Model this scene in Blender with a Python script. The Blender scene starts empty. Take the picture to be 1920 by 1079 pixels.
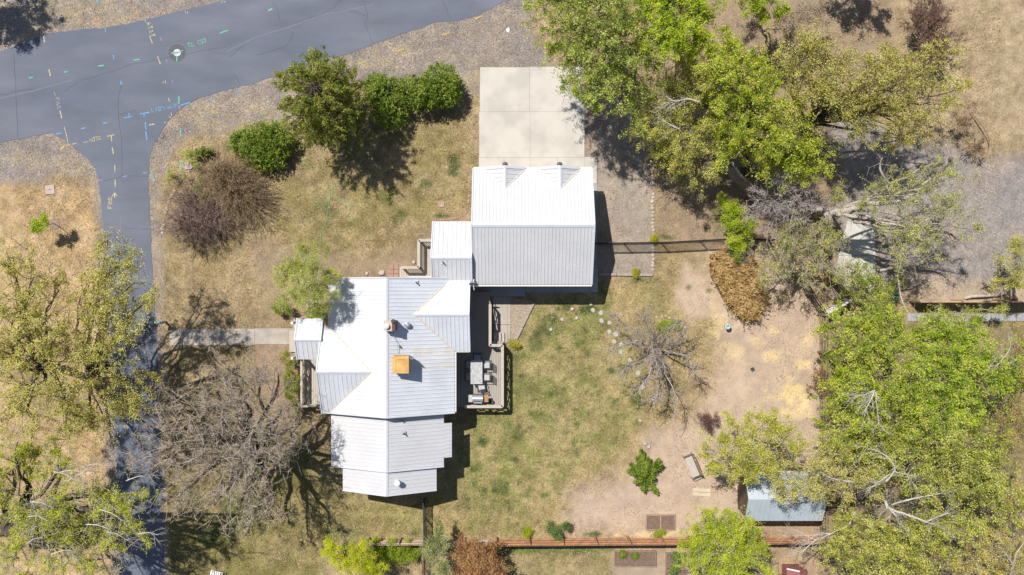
import bpy, math, random
import numpy as np
from mathutils import Vector, Matrix
from mathutils.geometry import tessellate_polygon
R = math.radians
random.seed(5)
rng = np.random.default_rng(11)
sc = bpy.context.scene
col = sc.collection

# ------------------------------------------------------------------ camera, world, sun, exposure
CH = 55.0          # height of the drone
FP = 1650.0        # focal length in photo pixels
cam_d = bpy.data.cameras.new('camera')
cam = bpy.data.objects.new('camera', cam_d); col.objects.link(cam)
cam.location = (0, 0, CH); cam_d.sensor_width = 36; cam_d.lens = 36*FP/1920
cam_d.clip_end = 2000; cam_d.clip_start = 0.5
sc.camera = cam
world = bpy.data.worlds.new("World"); sc.world = world; world.use_nodes = True
wn = world.node_tree; wn.nodes.clear()
sky = wn.nodes.new('ShaderNodeTexSky'); sky.sky_type = 'NISHITA'; sky.sun_disc = False
sky.sun_elevation = R(61); sky.sun_rotation = R(-40.8); sky.dust_density = .6; sky.air_density = 1.0
bg = wn.nodes.new('ShaderNodeBackground'); bg.inputs[1].default_value = 0.075
wo = wn.nodes.new('ShaderNodeOutputWorld')
wn.links.new(sky.outputs[0], bg.inputs[0]); wn.links.new(bg.outputs[0], wo.inputs[0])
sun_d = bpy.data.lights.new('sun', 'SUN'); sun_d.energy = 4.7; sun_d.angle = R(0.6); sun_d.color = (1, 0.955, 0.88)
sun = bpy.data.objects.new('sun', sun_d); col.objects.link(sun)
sun.location = (-20, 24, 50)
sun.rotation_euler = Vector((0.363, -0.42, -1)).to_track_quat('-Z', 'Y').to_euler()
sc.view_settings.view_transform = 'Standard'; sc.view_settings.look = 'None'
sc.view_settings.gamma = 1; sc.view_settings.exposure = 0.18
sc.view_settings.use_curve_mapping = False

# ------------------------------------------------------------------ helpers
def W(px, py, h=0.0):
    k = (CH-h)/FP
    return Vector(((px-960)*k, -(py-539.5)*k, h))
def XY(pts, h=0.0): return [(W(x, y, h).x, W(x, y, h).y) for x, y in pts]

class MB:
    def __init__(s): s.v = []; s.f = []; s.m = []
    def add(s, vs, fs, m=0):
        b = len(s.v); s.v += [tuple(v) for v in vs]; s.f += [tuple(i+b for i in f) for f in fs]; s.m += [m]*len(fs); return s
    def box(s, c, d, rz=0.0, m=0, M=None):
        x, y, z = d[0]/2, d[1]/2, d[2]/2
        vs = [Vector((a*x, b*y, e*z)) for e in (-1, 1) for a, b in ((-1,-1),(1,-1),(1,1),(-1,1))]
        if M is None: M = Matrix.Rotation(rz, 4, 'Z')
        vs = [M @ v + Vector(c) for v in vs]
        return s.add(vs, [(3,2,1,0),(4,5,6,7),(0,1,5,4),(1,2,6,5),(2,3,7,6),(3,0,4,7)], m)
    def beam(s, p, q, w, h, m=0):
        p = Vector(p); q = Vector(q); d = q-p; L = d.length
        if L < 1e-6: return s
        d.normalize(); up = Vector((0, 0, 1))
        if abs(d.z) > .999: up = Vector((0, 1, 0))
        sd = d.cross(up).normalized(); u = sd.cross(d)
        vs = []
        for c in (p, q):
            for a, b in ((-1,-1),(1,-1),(1,1),(-1,1)): vs.append(c+sd*a*w/2+u*b*h/2)
        return s.add(vs, [(0,1,2,3),(7,6,5,4),(0,4,5,1),(1,5,6,2),(2,6,7,3),(3,7,4,0)], m)
    def tube(s, pts, rad, n=8, m=0, cap=True):
        pts = [Vector(p) for p in pts]
        if not hasattr(rad, '__len__'): rad = [rad]*len(pts)
        base = len(s.v); prev = None
        for i, p in enumerate(pts):
            d = (pts[min(i+1, len(pts)-1)]-pts[max(i-1, 0)])
            if d.length < 1e-9: d = Vector((0, 0, 1))
            d.normalize()
            a = prev if prev else (Vector((1, 0, 0)) if abs(d.x) < .9 else Vector((0, 1, 0)))
            a = (a-d*a.dot(d)).normalized(); prev = a; b = d.cross(a)
            for k in range(n):
                t = 2*math.pi*k/n; s.v.append(tuple(p+(a*math.cos(t)+b*math.sin(t))*rad[i]))
        for i in range(len(pts)-1):
            for k in range(n):
                s.f.append((base+i*n+k, base+i*n+(k+1) % n, base+(i+1)*n+(k+1) % n, base+(i+1)*n+k)); s.m.append(m)
        if cap:
            s.f.append(tuple(base+k for k in reversed(range(n)))); s.m.append(m)
            s.f.append(tuple(base+(len(pts)-1)*n+k for k in range(n))); s.m.append(m)
        return s
    def lathe(s, c, prof, n=16, m=0):
        c = Vector(c); b = len(s.v)
        for r, z in prof:
            for k in range(n):
                t = 2*math.pi*k/n; s.v.append((c.x+r*math.cos(t), c.y+r*math.sin(t), c.z+z))
        for i in range(len(prof)-1):
            for k in range(n):
                s.f.append((b+i*n+k, b+i*n+(k+1) % n, b+(i+1)*n+(k+1) % n, b+(i+1)*n+k)); s.m.append(m)
        s.f.append(tuple(b+k for k in reversed(range(n)))); s.m.append(m)
        s.f.append(tuple(b+(len(prof)-1)*n+k for k in range(n))); s.m.append(m)
        return s
    def poly(s, xy, z, m=0, depth=0.0):
        n = len(xy); b = len(s.v)
        s.v += [(x, y, z) for x, y in xy]
        for t in tessellate_polygon([[Vector((x, y, 0)) for x, y in xy]]):
            a, c, d = [Vector(s.v[b+i]) for i in t]
            if (c-a).cross(d-a).z < 0: t = (t[0], t[2], t[1])
            s.f.append(tuple(b+i for i in t)); s.m.append(m)
        if depth:
            b2 = len(s.v); s.v += [(x, y, z-depth) for x, y in xy]
            for i in range(n):
                j = (i+1) % n; s.f.append((b+i, b+j, b2+j, b2+i)); s.m.append(m)
        return s
    def build(s, name, mats, parent=None, smooth=False, world=True):
        me = bpy.data.meshes.new(name)
        off = parent_loc(parent) if (parent is not None and world) else Vector((0, 0, 0))
        me.from_pydata([(v[0]-off.x, v[1]-off.y, v[2]-off.z) for v in s.v], [], s.f)
        if not isinstance(mats, (list, tuple)): mats = [mats]
        for mm in mats: me.materials.append(mm)
        if len(mats) > 1: me.polygons.foreach_set('material_index', s.m)
        if smooth: me.polygons.foreach_set('use_smooth', [True]*len(me.polygons))
        me.update()
        o = bpy.data.objects.new(name, me); col.objects.link(o)
        if parent is not None: o.parent = parent
        return o
def parent_loc(p):
    l = Vector((0, 0, 0))
    while p is not None: l += p.location; p = p.parent
    return l
def np_obj(name, V, F, mats, parent=None, smooth=False, mi=None):
    me = bpy.data.meshes.new(name)
    V = np.asarray(V, dtype=np.float32)
    if parent is not None: V = V-np.array(parent_loc(parent), dtype=np.float32)
    F = np.asarray(F, dtype=np.int32); k = F.shape[1]
    me.vertices.add(len(V)); me.vertices.foreach_set('co', V.ravel())
    me.loops.add(F.size); me.loops.foreach_set('vertex_index', F.ravel())
    me.polygons.add(len(F)); me.polygons.foreach_set('loop_start', np.arange(0, F.size, k, dtype=np.int32))
    if not isinstance(mats, (list, tuple)): mats = [mats]
    for m in mats: me.materials.append(m)
    if mi is not None: me.polygons.foreach_set('material_index', np.asarray(mi, dtype=np.int32))
    if smooth: me.polygons.foreach_set('use_smooth', np.ones(len(F), dtype=bool))
    me.update(calc_edges=True)
    o = bpy.data.objects.new(name, me); col.objects.link(o)
    if parent is not None: o.parent = parent
    return o
def tag(o, label=None, cat=None, group=None, kind=None):
    if label: o['label'] = label
    if cat: o['category'] = cat
    if group: o['group'] = group
    if kind: o['kind'] = kind
    return o
def thing(name, label, cat, loc=(0, 0, 0), rz=0.0, group=None):
    o = bpy.data.objects.new(name, None); col.objects.link(o); o.location = loc; o.rotation_euler = (0, 0, rz)
    o.empty_display_size = 0.2
    return tag(o, label, cat, group)
def copy_tree(o, parent=None):
    c = o.copy(); col.objects.link(c)
    if parent is not None: c.parent = parent
    for ch in [x for x in o.children]: copy_tree(ch, c)
    return c

# ------------------------------------------------------------------ materials
def lin(c):
    return tuple(((x/255)/12.92 if x/255 <= .04045 else ((x/255+.055)/1.055)**2.4) for x in c)
def C4(c): return (c[0], c[1], c[2], 1)
MATS = {}
def mat(name, c, rough=.8, var=.18, scale=6.0, fine=60.0, bump=.15, bdist=.01, metal=0.0, c2=None, c2thr=(.45, .6), spec=.3, c2scale=None, stretch=None):
    if name in MATS: return MATS[name]
    m = bpy.data.materials.new(name); m.use_nodes = True; nt = m.node_tree; nd = nt.nodes; L = nt.links
    b = nd['Principled BSDF']; b.inputs['Roughness'].default_value = rough; b.inputs['Metallic'].default_value = metal
    b.inputs['Specular IOR Level'].default_value = spec
    tc = nd.new('ShaderNodeTexCoord'); src = tc.outputs['Object']
    if stretch:
        mp = nd.new('ShaderNodeMapping'); mp.inputs['Scale'].default_value = stretch
        L.new(src, mp.inputs[0]); src = mp.outputs[0]
    n1 = nd.new('ShaderNodeTexNoise'); n1.inputs['Scale'].default_value = scale; n1.inputs['Detail'].default_value = 5
    n2 = nd.new('ShaderNodeTexNoise'); n2.inputs['Scale'].default_value = fine; n2.inputs['Detail'].default_value = 2
    L.new(src, n1.inputs[0]); L.new(src, n2.inputs[0])
    ad = nd.new('ShaderNodeMath'); ad.operation = 'ADD'; L.new(n1.outputs[0], ad.inputs[0]); L.new(n2.outputs[0], ad.inputs[1])
    mr = nd.new('ShaderNodeMapRange'); mr.inputs[1].default_value = .7; mr.inputs[2].default_value = 1.3
    mr.inputs[3].default_value = 1-var; mr.inputs[4].default_value = 1+var
    L.new(ad.outputs[0], mr.inputs[0])
    mx = nd.new('ShaderNodeVectorMath'); mx.operation = 'SCALE'; L.new(mr.outputs[0], mx.inputs['Scale'])
    if c2:
        n3 = nd.new('ShaderNodeTexNoise'); n3.inputs['Scale'].default_value = c2scale or scale*.6; n3.inputs['Detail'].default_value = 6
        L.new(src, n3.inputs[0])
        r = nd.new('ShaderNodeMapRange'); r.inputs[1].default_value = c2thr[0]; r.inputs[2].default_value = c2thr[1]
        L.new(n3.outputs[0], r.inputs[0])
        mc = nd.new('ShaderNodeMix'); mc.data_type = 'RGBA'; mc.inputs['A'].default_value = C4(c); mc.inputs['B'].default_value = C4(c2)
        L.new(r.outputs[0], mc.inputs['Factor']); L.new(mc.outputs['Result'], mx.inputs[0])
    else: mx.inputs[0].default_value = c
    L.new(mx.outputs[0], b.inputs['Base Color'])
    if bump:
        bp = nd.new('ShaderNodeBump'); bp.inputs['Strength'].default_value = bump; bp.inputs['Distance'].default_value = bdist
        L.new(n2.outputs[0], bp.inputs['Height']); L.new(bp.outputs[0], b.inputs['Normal'])
    MATS[name] = m; return m
def leafmat(name, cols, trans=.35, clump=1.2, rough=.6):
    if name in MATS: return MATS[name]
    if name.startswith('leaf_'): cols = [tuple(min(.8, v*1.5) for v in q) for q in cols]
    m = bpy.data.materials.new(name); m.use_nodes = True; nt = m.node_tree; nd = nt.nodes; L = nt.links
    nd.clear(); out = nd.new('ShaderNodeOutputMaterial')
    g = nd.new('ShaderNodeNewGeometry'); tc = nd.new('ShaderNodeTexCoord')
    n = nd.new('ShaderNodeTexNoise'); n.inputs['Scale'].default_value = clump; n.inputs['Detail'].default_value = 3
    L.new(tc.outputs['Object'], n.inputs[0])
    a = nd.new('ShaderNodeMath'); a.operation = 'MULTIPLY_ADD'; a.inputs[1].default_value = .55; L.new(g.outputs['Random Per Island'], a.inputs[0])
    b2 = nd.new('ShaderNodeMapRange'); b2.inputs[1].default_value = .36; b2.inputs[2].default_value = .64; b2.inputs[3].default_value = 0; b2.inputs[4].default_value = .5
    L.new(n.outputs[0], b2.inputs[0]); L.new(b2.outputs[0], a.inputs[2])
    cr = nd.new('ShaderNodeValToRGB'); L.new(a.outputs[0], cr.inputs[0])
    e = cr.color_ramp.elements; e[0].color = C4(cols[0]); e[0].position = .1; e[1].color = C4(cols[-1]); e[1].position = .9
    for i, cc in enumerate(cols[1:-1]):
        x = e.new(.1+.8*(i+1)/(len(cols)-1)); x.color = C4(cc)
    p = nd.new('ShaderNodeBsdfPrincipled'); p.inputs['Roughness'].default_value = rough; p.inputs['Specular IOR Level'].default_value = .1
    t = nd.new('ShaderNodeBsdfTranslucent'); mx = nd.new('ShaderNodeMixShader'); mx.inputs[0].default_value = trans
    L.new(cr.outputs[0], p.inputs['Base Color']); L.new(cr.outputs[0], t.inputs[0])
    L.new(p.outputs[0], mx.inputs[1]); L.new(t.outputs[0], mx.inputs[2]); L.new(mx.outputs[0], out.inputs[0])
    MATS[name] = m; return m

M_roofA = mat('painted_steel_white', (.625, .645, .69), .45, .07, .7, 9, 0, c2=(.555, .575, .62), c2scale=.5, c2thr=(.5, .75), spec=.4)
M_roofB = mat('painted_steel_grey_white', (.57, .57, .59), .5, .06, .8, 9, 0, spec=.35)
M_roofG = mat('painted_steel_garage', (.575, .575, .59), .48, .07, .7, 9, 0, spec=.35)
M_cap = mat('ridge_flashing_metal', (.60, .61, .68), .4, .05, 2, 20, 0, spec=.4)
M_trim = mat('cream_trim_paint', (.68, .65, .58), .6, .08)
M_stain = mat('rusty_sealant', (.60, .50, .36), .8, .25, 3, 30, 0)
M_siding = mat('tan_lap_siding', (.45, .41, .36), .7, .1, 3, 30)
M_glass = mat('window_glass', (.05, .07, .09), .1, .1, spec=.6)
M_conc = mat('driveway_concrete', (.545, .505, .455), .85, .06, .8, 45, .1, .003, c2=(.47, .435, .39), c2scale=.6)
M_conc2 = mat('weathered_concrete', (.42, .37, .32), .88, .13, 1.6, 50, .1, .003, c2=(.33, .30, .27))
M_conc3 = mat('blue_grey_concrete', (.36, .37, .37), .88, .1, 1.6, 50, .1, .003)
M_deck = mat('grey_tan_composite_deck', (.36, .325, .285), .75, .10, 3, 30, .1, .003)
M_deck2 = mat('pale_tan_deck', (.46, .41, .35), .75, .10, 3, 30, .1, .003)
M_fence = mat('orange_brown_cedar', (.48, .25, .13), .85, .25, 4, 40, .3, c2=(.36, .20, .13))
M_fence2 = mat('weathered_pink_cedar', (.55, .40, .31), .85, .25, 4, 40, .3, c2=(.40, .31, .26))
M_fence3 = mat('brown_grey_fence_wood', (.30, .21, .15), .85, .25, 4, 40, .3, c2=(.26, .22, .19))
M_black = mat('black_iron_paint', (.018, .017, .018), .5, .1)
M_dgrey = mat('dark_grey_metal', (.06, .06, .065), .5, .1)
M_galv = mat('galvanised_metal', (.42, .44, .46), .4, .1, metal=.5)
M_white = mat('white_painted_metal', (.72, .73, .75), .5, .05)
M_cool = mat('tan_cooler_enamel', (.62, .38, .13), .6, .13, 3, 20, .05, c2=(.52, .30, .10))
M_brickch = mat('brown_chimney_brick', (.14, .075, .055), .85, .2)
M_chtop = mat('chimney_mortar_crown', (.52, .44, .38), .85, .12)
M_red = mat('red_brick_paver', (.36, .22, .18), .9, .2, 6, 40, .2)
M_stone = mat('pale_sandstone', (.48, .42, .36), .9, .2, 5, 40, .4, .02, c2=(.40, .33, .28))
M_stone2 = mat('orange_pink_sandstone', (.45, .31, .22), .9, .25, 5, 40, .4, .02)
M_stone3 = mat('grey_flagstone', (.42, .41, .40), .9, .15, 5, 40, .3, .02)
M_timber = mat('grey_garden_timber', (.34, .30, .27), .9, .2, 5, 40, .4, .01)
M_wood = mat('pale_pine_board', (.55, .46, .34), .8, .15, 3, 30, .2)
M_soil = mat('dark_bed_soil', (.20, .135, .105), .95, .35, 8, 50, .8, .03)
M_mulch = mat('pink_brown_mulch', (.30, .21, .17), .95, .35, 8, 50, .8, .03)
M_asph = mat('asphalt', (.128, .142, .182), .9, .16, .55, 90, .25, .004, c2=(.158, .168, .205), c2scale=.22, c2thr=(.42, .62), stretch=(.6, 1.6, 1))
M_asphd = mat('asphalt_crack_filler', (.085, .085, .095), .9, .2)
M_grdrive = mat('grey_road_base', (.27, .245, .23), .95, .22, .5, 70, .4, .01, c2=(.33, .285, .24), c2scale=.3)
M_bark = mat('grey_brown_bark', (.26, .21, .17), .95, .35, 5, 40, .6, .02)
M_barkd = mat('dark_bark', (.10, .078, .062), .95, .35, 5, 40, .6, .02)
M_barkl = mat('pale_grey_bark', (.43, .375, .33), .95, .3, 5, 40, .4, .02)
M_barkp = mat('mauve_grey_twigs', (.47, .40, .345), .95, .3, 5, 40, .3, .02)
M_barkw = mat('whitish_birch_bark', (.52, .48, .42), .8, .25, 5, 40, .3, .02)
M_barkr = mat('reddish_twigs', (.25, .15, .12), .95, .3, 5, 40, .3, .02)
M_barko = mat('olive_tan_twigs', (.30, .23, .14), .95, .3, 5, 40, .3, .02)

# ------------------------------------------------------------------ ground: one sheet
def vnoise(x, y, s, seed):
    r = np.random.default_rng(seed); N = 256; t = r.random((N, N))
    u = x/s+1000.37; v = y/s+1000.73; i = np.floor(u).astype(int); j = np.floor(v).astype(int)
    fu = u-i; fv = v-j; fu = fu*fu*(3-2*fu); fv = fv*fv*(3-2*fv)
    a = t[i % N, j % N]; b = t[(i+1) % N, j % N]; c = t[i % N, (j+1) % N]; d = t[(i+1) % N, (j+1) % N]
    return (a*(1-fu)+b*fu)*(1-fv)+(c*(1-fu)+d*fu)*fv
def fbm(x, y, s, seed, o=4):
    t = 0; w = 0; a = 1
    for k in range(o): t = t+a*vnoise(x, y, s/2**k, seed+k); w += a; a *= .55
    return t/w
def sdf(X, Y, poly):
    P = np.array(poly); n = len(P); d = np.full(X.shape, 1e9); ins = np.zeros(X.shape, bool)
    for i in range(n):
        a = P[i]; b = P[(i+1) % n]; e = b-a; L2 = (e**2).sum()+1e-12
        t = np.clip(((X-a[0])*e[0]+(Y-a[1])*e[1])/L2, 0, 1)
        d = np.minimum(d, np.hypot(X-a[0]-t*e[0], Y-a[1]-t*e[1]))
        c = ((a[1] > Y) != (b[1] > Y)) & (X < (b[0]-a[0])*(Y-a[1])/(b[1]-a[1]+1e-12)+a[0])
        ins ^= c
    return np.where(ins, -d, d)
xs = np.concatenate([[-500, -200, -90, -50], np.arange(-36, 36.01, .14), [50, 90, 200, 500]])
ys = np.concatenate([[-500, -200, -90, -40], np.arange(-21, 21.01, .14), [40, 90, 200, 500]])
GX, GY = np.meshgrid(xs, ys); nx, ny = len(xs), len(ys)
X = GX.ravel(); Y = GY.ravel()
CB = np.zeros((len(X), 3)); GR = np.zeros(len(X))
dry = np.array((.335, .250, .135)); dry2 = np.array((.40, .30, .185)); 
n1 = fbm(X, Y, 3.0, 1); n2 = fbm(X, Y, .8, 9)
nf = vnoise(X, Y, .22, 33)
t = np.clip((n1-.35)/.3, 0, 1)[:, None]
CB[:] = dry*(1-t)+dry2*t
COVER = np.ones(len(X))           # grass cover, used for scattering the tufts
def zone(poly, c, soft=.3, amp=1.0, amount=1.0, grav=None, cover=None, ns=1.2, seed=50, col2=None):
    pw = XY(poly); d = sdf(X, Y, pw)+(fbm(X, Y, ns, seed)-.5)*2*amp
    m = np.clip(.5-d/(2*soft), 0, 1)*amount
    c = np.array(c)
    cc = np.broadcast_to(c, CB.shape)
    if col2 is not None:
        q = np.clip((fbm(X, Y, .9, seed+7)-.42)/.16, 0, 1)[:, None]; cc = c*(1-q)+np.array(col2)*q
    CB[:] = CB*(1-m[:, None])+cc*m[:, None]
    if grav is not None: GR[:] = GR*(1-m)+grav*m
    if cover is not None: COVER[:] = COVER*(1-m)+cover*m
def patch(px, py, rx, ry, c, a=1.0, n=.9):
    p = W(px, py); k = CH/FP
    d = np.hypot((X-p.x)/(rx*k), (Y-p.y)/(ry*k))+(fbm(X, Y, .5, int(px) % 97+3)-.5)*2*n
    m = np.clip((1-d)*1.8, 0, 1)*a
    CB[:] = CB*(1-m[:, None])+np.array(c)*m[:, None]
gravel = (.28, .235, .195); gravel_b = (.36, .28, .19); straw = (.46, .36, .19)
# left neighbour yard, orange dry
zone([(-200, 330), (185, 350), (200, 450), (212, 650), (222, 1200), (-200, 1200)], (.43, .30, .16), .5, .6, col2=(.47, .335, .20))
# front yard of the house
zone([(300, 330), (560, 200), (890, 190), (890, 420), (810, 520), (610, 600), (560, 1100), (305, 1100)], (.28, .215, .11), .5, .5, col2=(.35, .265, .155))
zone([(560, 290), (880, 210), (895, 400), (700, 460), (600, 500), (500, 430)], (.25, .205, .085), .8, .8, .85, col2=(.32, .25, .13))
# mulch / litter bands by the house and drive
zone([(470, 440), (560, 470), (620, 480), (740, 480), (800, 440), (880, 400), (885, 430), (800, 470), (800, 520), (610, 522), (600, 600), (500, 610), (480, 520)], (.33, .25, .175), .5, .5, .9, cover=.4)
zone([(320, 540), (560, 520), (610, 600), (560, 620), (320, 620)], (.36, .275, .165), .6, .7, .7)
zone([(480, 640), (560, 640), (565, 790), (520, 800), (480, 720)], (.34, .24, .18), .5, .5, .9, cover=.3)
# lower front, shaded greener lawn
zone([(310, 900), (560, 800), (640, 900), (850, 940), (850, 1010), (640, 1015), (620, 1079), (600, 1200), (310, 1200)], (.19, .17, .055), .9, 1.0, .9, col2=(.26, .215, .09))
# back lawn
zone([(850, 780), (930, 770), (960, 640), (1000, 575), (1225, 520), (1340, 470), (1320, 560), (1340, 640), (1290, 760), (1230, 800), (1200, 850), (1060, 930), (1040, 1005), (700, 1005), (690, 930), (860, 940)],
     (.27, .235, .095), .6, .8, col2=(.37, .285, .14))
zone([(860, 640), (960, 650), (1010, 580), (1120, 580), (1140, 640), (1160, 800), (1080, 860), (960, 960), (860, 960), (850, 780)], (.20, .205, .065), 1.5, 2.0, .75, col2=(.31, .265, .115))
# gravel shoulders
zone([(-200, -200), (1010, -200), (1000, 60), (1040, 130), (895, 132), (893, 165), (800, 175), (660, 160), (560, 225), (420, 245), (340, 265), (300, 330), (300, 1200), (215, 1200), (180, 345), (110, 325), (60, 350), (-200, 350)],
     gravel, .35, .5, grav=1, cover=.06, col2=(.33, .265, .205), seed=60)
for (a, b, rx, ry, s) in ((570, 180, 60, 26, .7), (520, 215, 60, 22, .7), (420, 235, 60, 16, .7), (700, 120, 50, 12, .6), (760, 95, 40, 10, .6), (380, 215, 60, 22, .5), (860, 110, 40, 14, .3),
                          (60, 300, 90, 18, .4), (150, 320, 50, 26, .45), (120, 10, 120, 30, .5), (200, 40, 100, 18, .5), (60, 70, 50, 18, .5), (880, 150, 30, 24, .6), (660, 165, 60, 12, .6)):
    patch(a, b, rx, ry, straw, s, 1.3)
# trench / strip beside lane
zone([(282, 440), (304, 440), (318, 1200), (298, 1200)], (.37, .29, .22), .15, .15, .9, grav=.6, cover=.1)
# gravel strip right of garage
zone([(1097, 200), (1140, 180), (1220, 200), (1224, 515), (1097, 515)], (.41, .33, .255), .15, .15, grav=.55, cover=.02, col2=(.36, .30, .24), seed=70)
zone([(1070, 120), (1140, 130), (1150, 210), (1098, 296), (1060, 160)], (.33, .25, .19), .4, .5, .9, grav=.5, cover=.1)
# woodland litter on the right
zone([(1225, -200), (1700, -200), (1680, 140), (1620, 330), (1560, 420), (1470, 480), (1340, 470), (1225, 440)], (.30, .225, .155), .5, .7, .9, cover=.35, col2=(.35, .26, .18), seed=80)
zone([(1560, 200), (1690, 250), (1830, 290), (2200, 290), (2200, 480), (1880, 540), (1640, 560), (1560, 540), (1570, 300)], (.345, .29, .255), .5, .8, grav=.8, cover=.05, col2=(.30, .265, .245), seed=84)
zone([(1690, -200), (2200, -200), (2200, 290), (1830, 290), (1700, 200)], (.365, .285, .175), .8, 1.0, cover=.8, col2=(.41, .31, .20), seed=85)
zone([(1640, 540), (1760, 520), (2200, 520), (2200, 575), (1700, 568), (1640, 560)], (.42, .33, .24), .4, .5, cover=.3, seed=86)
# bare dirt of the back yard
zone([(1330, 470), (1480, 470), (1545, 590), (1545, 1000), (1290, 1005), (1060, 990), (1080, 930), (1180, 880), (1230, 800), (1290, 790), (1330, 700), (1350, 600), (1310, 540)],
     (.53, .405, .305), .8, 1.0, grav=0, cover=.04, col2=(.49, .375, .29), seed=90)
zone([(1180, 560), (1320, 560), (1340, 700), (1300, 780), (1230, 790), (1200, 720)], (.38, .28, .15), 1.0, 1.4, .5)
for (a, b, rx, ry, s) in ((1490, 735, 40, 34, .9), (1505, 680, 16, 16, .7), (1450, 665, 26, 14, .6), (1430, 560, 20, 24, .5), (1420, 640, 20, 14, .4), (1470, 560, 20, 14, .5), (1380, 660, 30, 20, .45), (1340, 590, 26, 50, .5), (1500, 775, 30, 14, .5), (1450, 620, 16, 12, .5), (1520, 640, 14, 24, .4), (1300, 1000, 60, 8, .6), (1210, 1003, 60, 6, .6)):
    patch(a, b, rx, ry, (.72, .56, .29), min(1, s*1.15), 1.2)
zone([(1280, 490), (1330, 520), (1335, 590), (1290, 600), (1262, 560)], (.53, .405, .305), .3, .4, cover=.1)
# right side below the fence, under the big trees
zone([(1550, 600), (2200, 600), (2200, 1200), (1555, 1200)], (.31, .235, .14), .6, .8, .9, cover=.6, col2=(.25, .21, .10), seed=95)
zone([(1380, 985), (1550, 985), (1560, 1200), (1380, 1200)], (.40, .29, .19), .4, .5, .9, cover=.3)
# lower neighbours
zone([(860, 1030), (1150, 1030), (1150, 1200), (860, 1200)], (.34, .265, .135), .3, .5, .9, col2=(.27, .23, .10))
zone([(1150, 1030), (1320, 1030), (1320, 1200), (1150, 1200)], (.42, .32, .235), .2, .2, .95, cover=.05)
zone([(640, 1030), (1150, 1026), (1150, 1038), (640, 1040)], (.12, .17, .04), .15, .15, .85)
g1 = (.105, .14, .04); g2 = (.065, .10, .03)
for (a, b, rx, ry, s) in ((1100, 580, 20, 10, .8), (1065, 577, 12, 8, .7), (1035, 600, 14, 16, .7), (1005, 640, 16, 20, .5), (1025, 620, 22, 16, .6), (1145, 693, 7, 9, .9), (982, 664, 6, 6, .8), (968, 672, 8, 14, .6), (978, 706, 6, 5, .8), (1050, 760, 7, 6, .9), (1154, 752, 8, 7, .6), (1020, 780, 26, 12, .5), (950, 800, 18, 14, .6), (970, 815, 20, 10, .5),
                          (905, 830, 14, 10, .8), (886, 880, 8, 8, .8), (940, 915, 20, 16, .8), (990, 930, 16, 12, .6), (885, 905, 8, 7, .8), (955, 955, 10, 8, .5), (975, 800, 8, 8, .6), (1330, 545, 6, 5, .8), (1290, 540, 5, 5, .6), (1205, 525, 14, 8, .6), (1250, 445, 20, 6, .6), (1190, 525, 10, 8, .6), (1130, 540, 10, 20, .5),
                          (850, 310, 14, 24, .7), (795, 345, 12, 10, .6), (725, 370, 18, 14, .5), (750, 410, 16, 16, .5), (650, 345, 12, 8, .5), (600, 380, 18, 16, .45), (620, 400, 14, 10, .5), (660, 420, 14, 10, .4), (830, 405, 24, 5, .9), (575, 310, 20, 10, .35), (775, 1000, 16, 6, .8), (990, 998, 14, 8, .9), (1110, 1002, 20, 5, .8), (1235, 1000, 14, 5, .8),
                          (1345, 400, 12, 24, .5), (450, 950, 30, 40, .6), (420, 1000, 50, 30, .5), (640, 1000, 40, 14, .4), (380, 740, 24, 20, .35), (340, 690, 20, 16, .3), (70, 690, 60, 40, .3), (110, 760, 60, 40, .35), (1640, 610, 60, 20, .6)):
    patch(a, b, rx*1.1, ry*1.1, g1 if random.random() < .5 else g2, min(1, s*1.2), .8)
rs_ = random.Random(3)
for _ in range(90):
    a_, b_ = rs_.uniform(870, 1190), rs_.uniform(575, 1000)
    if b_ > 860 and a_ > 1060: continue
    patch(a_, b_, rs_.uniform(3, 10), rs_.uniform(3, 8), g2 if rs_.random() < .4 else g1, rs_.uniform(.5, .95), .7)
nm = vnoise(X, Y, .42, 35)
tx = .35+.65*np.clip(np.maximum(COVER, GR*.7), 0, 1)
CB *= .86*(1+tx*((n2-.5)*.62+(nf-.5)*.42+(nm-.5)*.36))[:, None]
idx = np.arange(nx*ny).reshape(ny, nx)
F = np.stack([idx[:-1, :-1], idx[:-1, 1:], idx[1:, 1:], idx[1:, :-1]], -1).reshape(-1, 4)
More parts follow.
